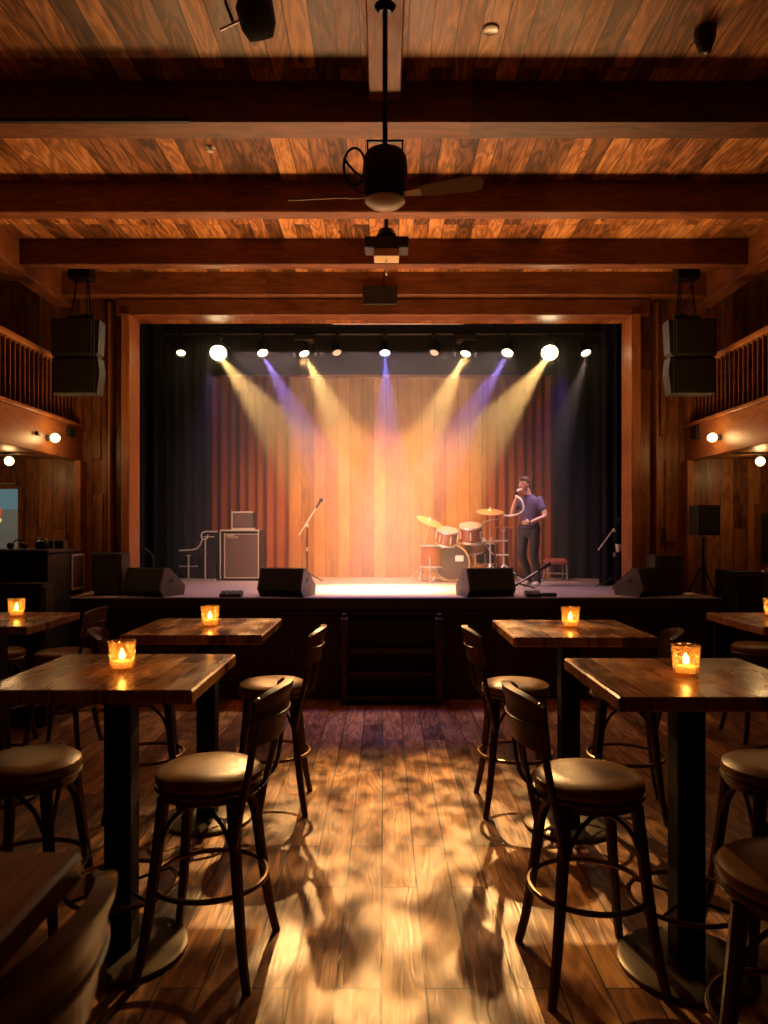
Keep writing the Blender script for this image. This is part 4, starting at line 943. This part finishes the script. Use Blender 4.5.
# torso core and arms, legs
b.loft([((-.028, 0, .86), .14, .10, -.72), ((-.028, 0, .95), .148, .105, -.72), ((-.02, 0, 1.08), .135, .095, -.72), ((-.012, 0, 1.22), .15, .105, -.72), ((-.01, 0, 1.34), .155, .10, -.72), ((-.012, 0, 1.41), .11, .075, -.72), ((-.02, 0, 1.44), .06, .05, -.72)])
limb(b, [Rsh, (Rsh+Rel)/2+Vector((-.01, 0, 0)), Rel, (Rel+Rwr)/2+Vector((-.005, 0, 0)), Rwr], [.042, .044, .038, .036, .026])
limb(b, [Lsh, (Lsh+Lel)/2+Vector((.01, 0, 0)), Lel, (Lel+Lwr)/2+Vector((.01, -.005, 0)), Lwr], [.040, .044, .038, .036, .026])
limb(b, [Rhip, (Rhip+Rkn)/2, Rkn, (Rkn+Ran)/2+Vector((.02, .02, .03)), Ran], [.08, .068, .052, .047, .034])
limb(b, [Lhip, (Lhip+Lkn)/2, Lkn, (Lkn+Lan)/2+Vector((.02, .02, .03)), Lan], [.08, .068, .052, .047, .034])
# hands: palm, four fingers, thumb
def hand(m, wr, ha, side, curl, up):
    d = (ha-wr).normalized(); s = side.normalized(); n = up.normalized()
    m.ball((0, 0, 0), (.040, .036, .018), 12, 8, Matrix(((d.x, s.x, n.x, ha.x), (d.y, s.y, n.y, ha.y), (d.z, s.z, n.z, ha.z), (0, 0, 0, 1))))
    for k, L in enumerate((.068, .076, .070, .055)):
        r0 = ha+d*.030+s*(-.028+.019*k); a = curl; p1 = r0+(d*math.cos(a*.4)+n*math.sin(a*.4))*L*.42; p2 = p1+(d*math.cos(a)+n*math.sin(a))*L*.33; p3 = p2+(d*math.cos(a*1.5)+n*math.sin(a*1.5))*L*.28
        m.tube([ha+s*(-.024+.016*k), r0, p1, p2, p3], [.010, .0098, .009, .0085, .007], 8)
    b0 = ha-d*.012-s*.030; p1 = b0-s*.020+d*.016+n*.010; p2 = p1+d*.024+n*.018+s*.004
    m.tube([ha-d*.02, b0, p1, p2], [.012, .012, .010, .008], 8)
micd = Vector((.5, .3, .45)).normalized()
hand(b, Rwr, Rha, Vector((.25, -.9, -.1)), 1.35, Vector((.85, .25, -.2)))
hand(b, Lwr, Lha, Vector((0, -.15, -1)), .9, Vector((.15, 1, 0)))
fused(b, 'body', M['skin'], person, .0075, 2)
# shirt
b = MB(); RT = Matrix.Rotation(-.72, 4, 'Z')
b.loft([((-.03, 0, .93), .160, .118, -.72), ((-.025, 0, 1.0), .162, .120, -.72), ((-.018, 0, 1.10), .162, .118, -.72), ((-.012, 0, 1.22), .172, .124, -.72), ((-.01, 0, 1.32), .178, .118, -.72), ((-.012, 0, 1.39), .165, .10, -.72), ((-.018, 0, 1.435), .105, .08, -.72), ((-.028, 0, 1.462), .072, .066, -.72)])
limb(b, [Rsh, (Rsh*.45+Rel*.55)], [.058, .056]); limb(b, [Lsh+Vector((-.012, .01, -.004)), (Lsh*.45+Lel*.55)], [.062, .059])
sh = fused(b, 'shirt', M['shirt'], person, .011, 4)
MB().tube([Vector((-.035, 0, 1.462))+RT.to_3x3() @ Vector((.070*math.cos(a), .066*math.sin(a), -.012*math.cos(a+1))) for a in [2*PI*k/24 for k in range(24)]], .012, 8, closed=True).build('collar', M['shirt'], sh)
# trousers
b = MB()
b.ball((0, 0, .93), (.155, .118, .07), 20, 10, Matrix.Translation((-.028, 0, 0)) @ RT).ball((0, 0, .86), (.155, .118, .08), 20, 10, Matrix.Translation((-.028, 0, 0)) @ RT)
limb(b, [Rhip, (Rhip+Rkn)/2, Rkn, (Rkn+Ran)/2+Vector((.01, .01, .02)), Ran+Vector((0, 0, -.01))], [.095, .086, .070, .064, .058])
limb(b, [Lhip, (Lhip+Lkn)/2, Lkn, (Lkn+Lan)/2+Vector((.01, .01, .02)), Lan+Vector((0, 0, -.01))], [.095, .086, .070, .064, .058])
tr = fused(b, 'trousers', M['jeans'], person, .011, 3)
MB().tube([Vector((-.028, 0, .975))+RT.to_3x3() @ Vector((.162*math.cos(a), .122*math.sin(a), 0)) for a in [2*PI*k/30 for k in range(30)]], .016, 8, closed=True).build('belt', M['black'], tr)
for an, ds in ((Ran, Vector((-.5, -.6, 0))), (Lan, Vector((-.45, -.75, 0)))):
    ds = ds.normalized(); pr = Vector((-ds.y, ds.x, 0)); mm = Matrix(((ds.x, pr.x, 0, an.x), (ds.y, pr.y, 0, an.y), (0, 0, 1, 0), (0, 0, 0, 1)))
    b = MB(); b.ball((.0, 0, .06), (.055, .045, .055), 14, 10, mm).ball((.10, 0, .038), (.10, .045, .036), 16, 10, mm).ball((.06, 0, .045), (.08, .044, .042), 16, 10, mm)
    o = fused(b, 'shoe', M['sneaker'], person, .008, 2)
    MB().prism([(.20*1+.0, 0), (.19, .032), (.12, .047), (.02, .042), (-.055, .034), (-.06, 0), (-.055, -.034), (.02, -.036), (.12, -.044), (.19, -.032)], 0.0, .018, 'Z', mm).build('sole', M['white'], o)
# hair and face details
b = MB(); b.ball((-.028, 0, .056), (.094, .082, .082), 20, 14, mh).ball((-.065, 0, .0), (.055, .072, .07), 16, 10, mh).ball((.045, 0, .095), (.05, .06, .032), 14, 8, mh).ball((-.02, .074, .03), (.03, .012, .035), 10, 8, mh).ball((-.02, -.074, .03), (.03, .012, .035), 10, 8, mh)
fused(b, 'hair', M['hair'], person, .009, 2)
for s in (-1, 1):
    MB().ball((.080, s*.031, .0), (.008, .013, .008), 10, 8, mh).build('eye', M['white'], person)
    MB().ball((.087, s*.031, .0), (.003, .006, .006), 8, 6, mh).build('pupil', M['black'], person)
    MB().ball((.086, s*.031, .024), (.005, .019, .005), 10, 6, mh).build('eyebrow', M['hair'], person)
MB().ball((.092, 0, -.066), (.005, .024, .007), 12, 6, mh).build('lips', plain('lips', (.45, .16, .13), .5), person)
# held microphone and its cable
mp = person.matrix_world if False else None
def PW(v): return Vector((PX, PY, ZS))+Vector(v)*PS
mouth = HP(.125, 0, -.066); tail = Rha+Vector((-.045, -.02, -.055))
dm = (mouth-tail).normalized()
t = thing('microphone', 'microphone with a pale round head held at the singer\'s mouth', 'microphone', PW(tail))
t.scale = (PS, PS, PS)
MB().lathe([(0, 0), (.012, 0), (.016, .05), (.020, (mouth-tail).length-.05), (0, (mouth-tail).length-.05)], 14, amat((0, 0, 0), dm)).build('handle', M['blackmetal'], t)
MB().ball(dm*((mouth-tail).length-.025), .031).build('mesh_head', M['chromeb'], t)
e0 = PW((-.235, -.12, 1.40))
t = tag(MB().tube(smoothpath([PW(tail), PW((-.20, -.24, 1.38)), PW((-.17, -.26, 1.30)), PW((-.17, -.27, 1.22)), PW((-.22, -.27, 1.165)), PW((-.30, -.26, 1.135)), PW((-.38, -.22, 1.125)), PW((-.46, -.18, 1.13))], 6), .010, 8).build('microphone_cable', M['white']), 'white cable looping from the singer\'s microphone towards the drums', 'cable')
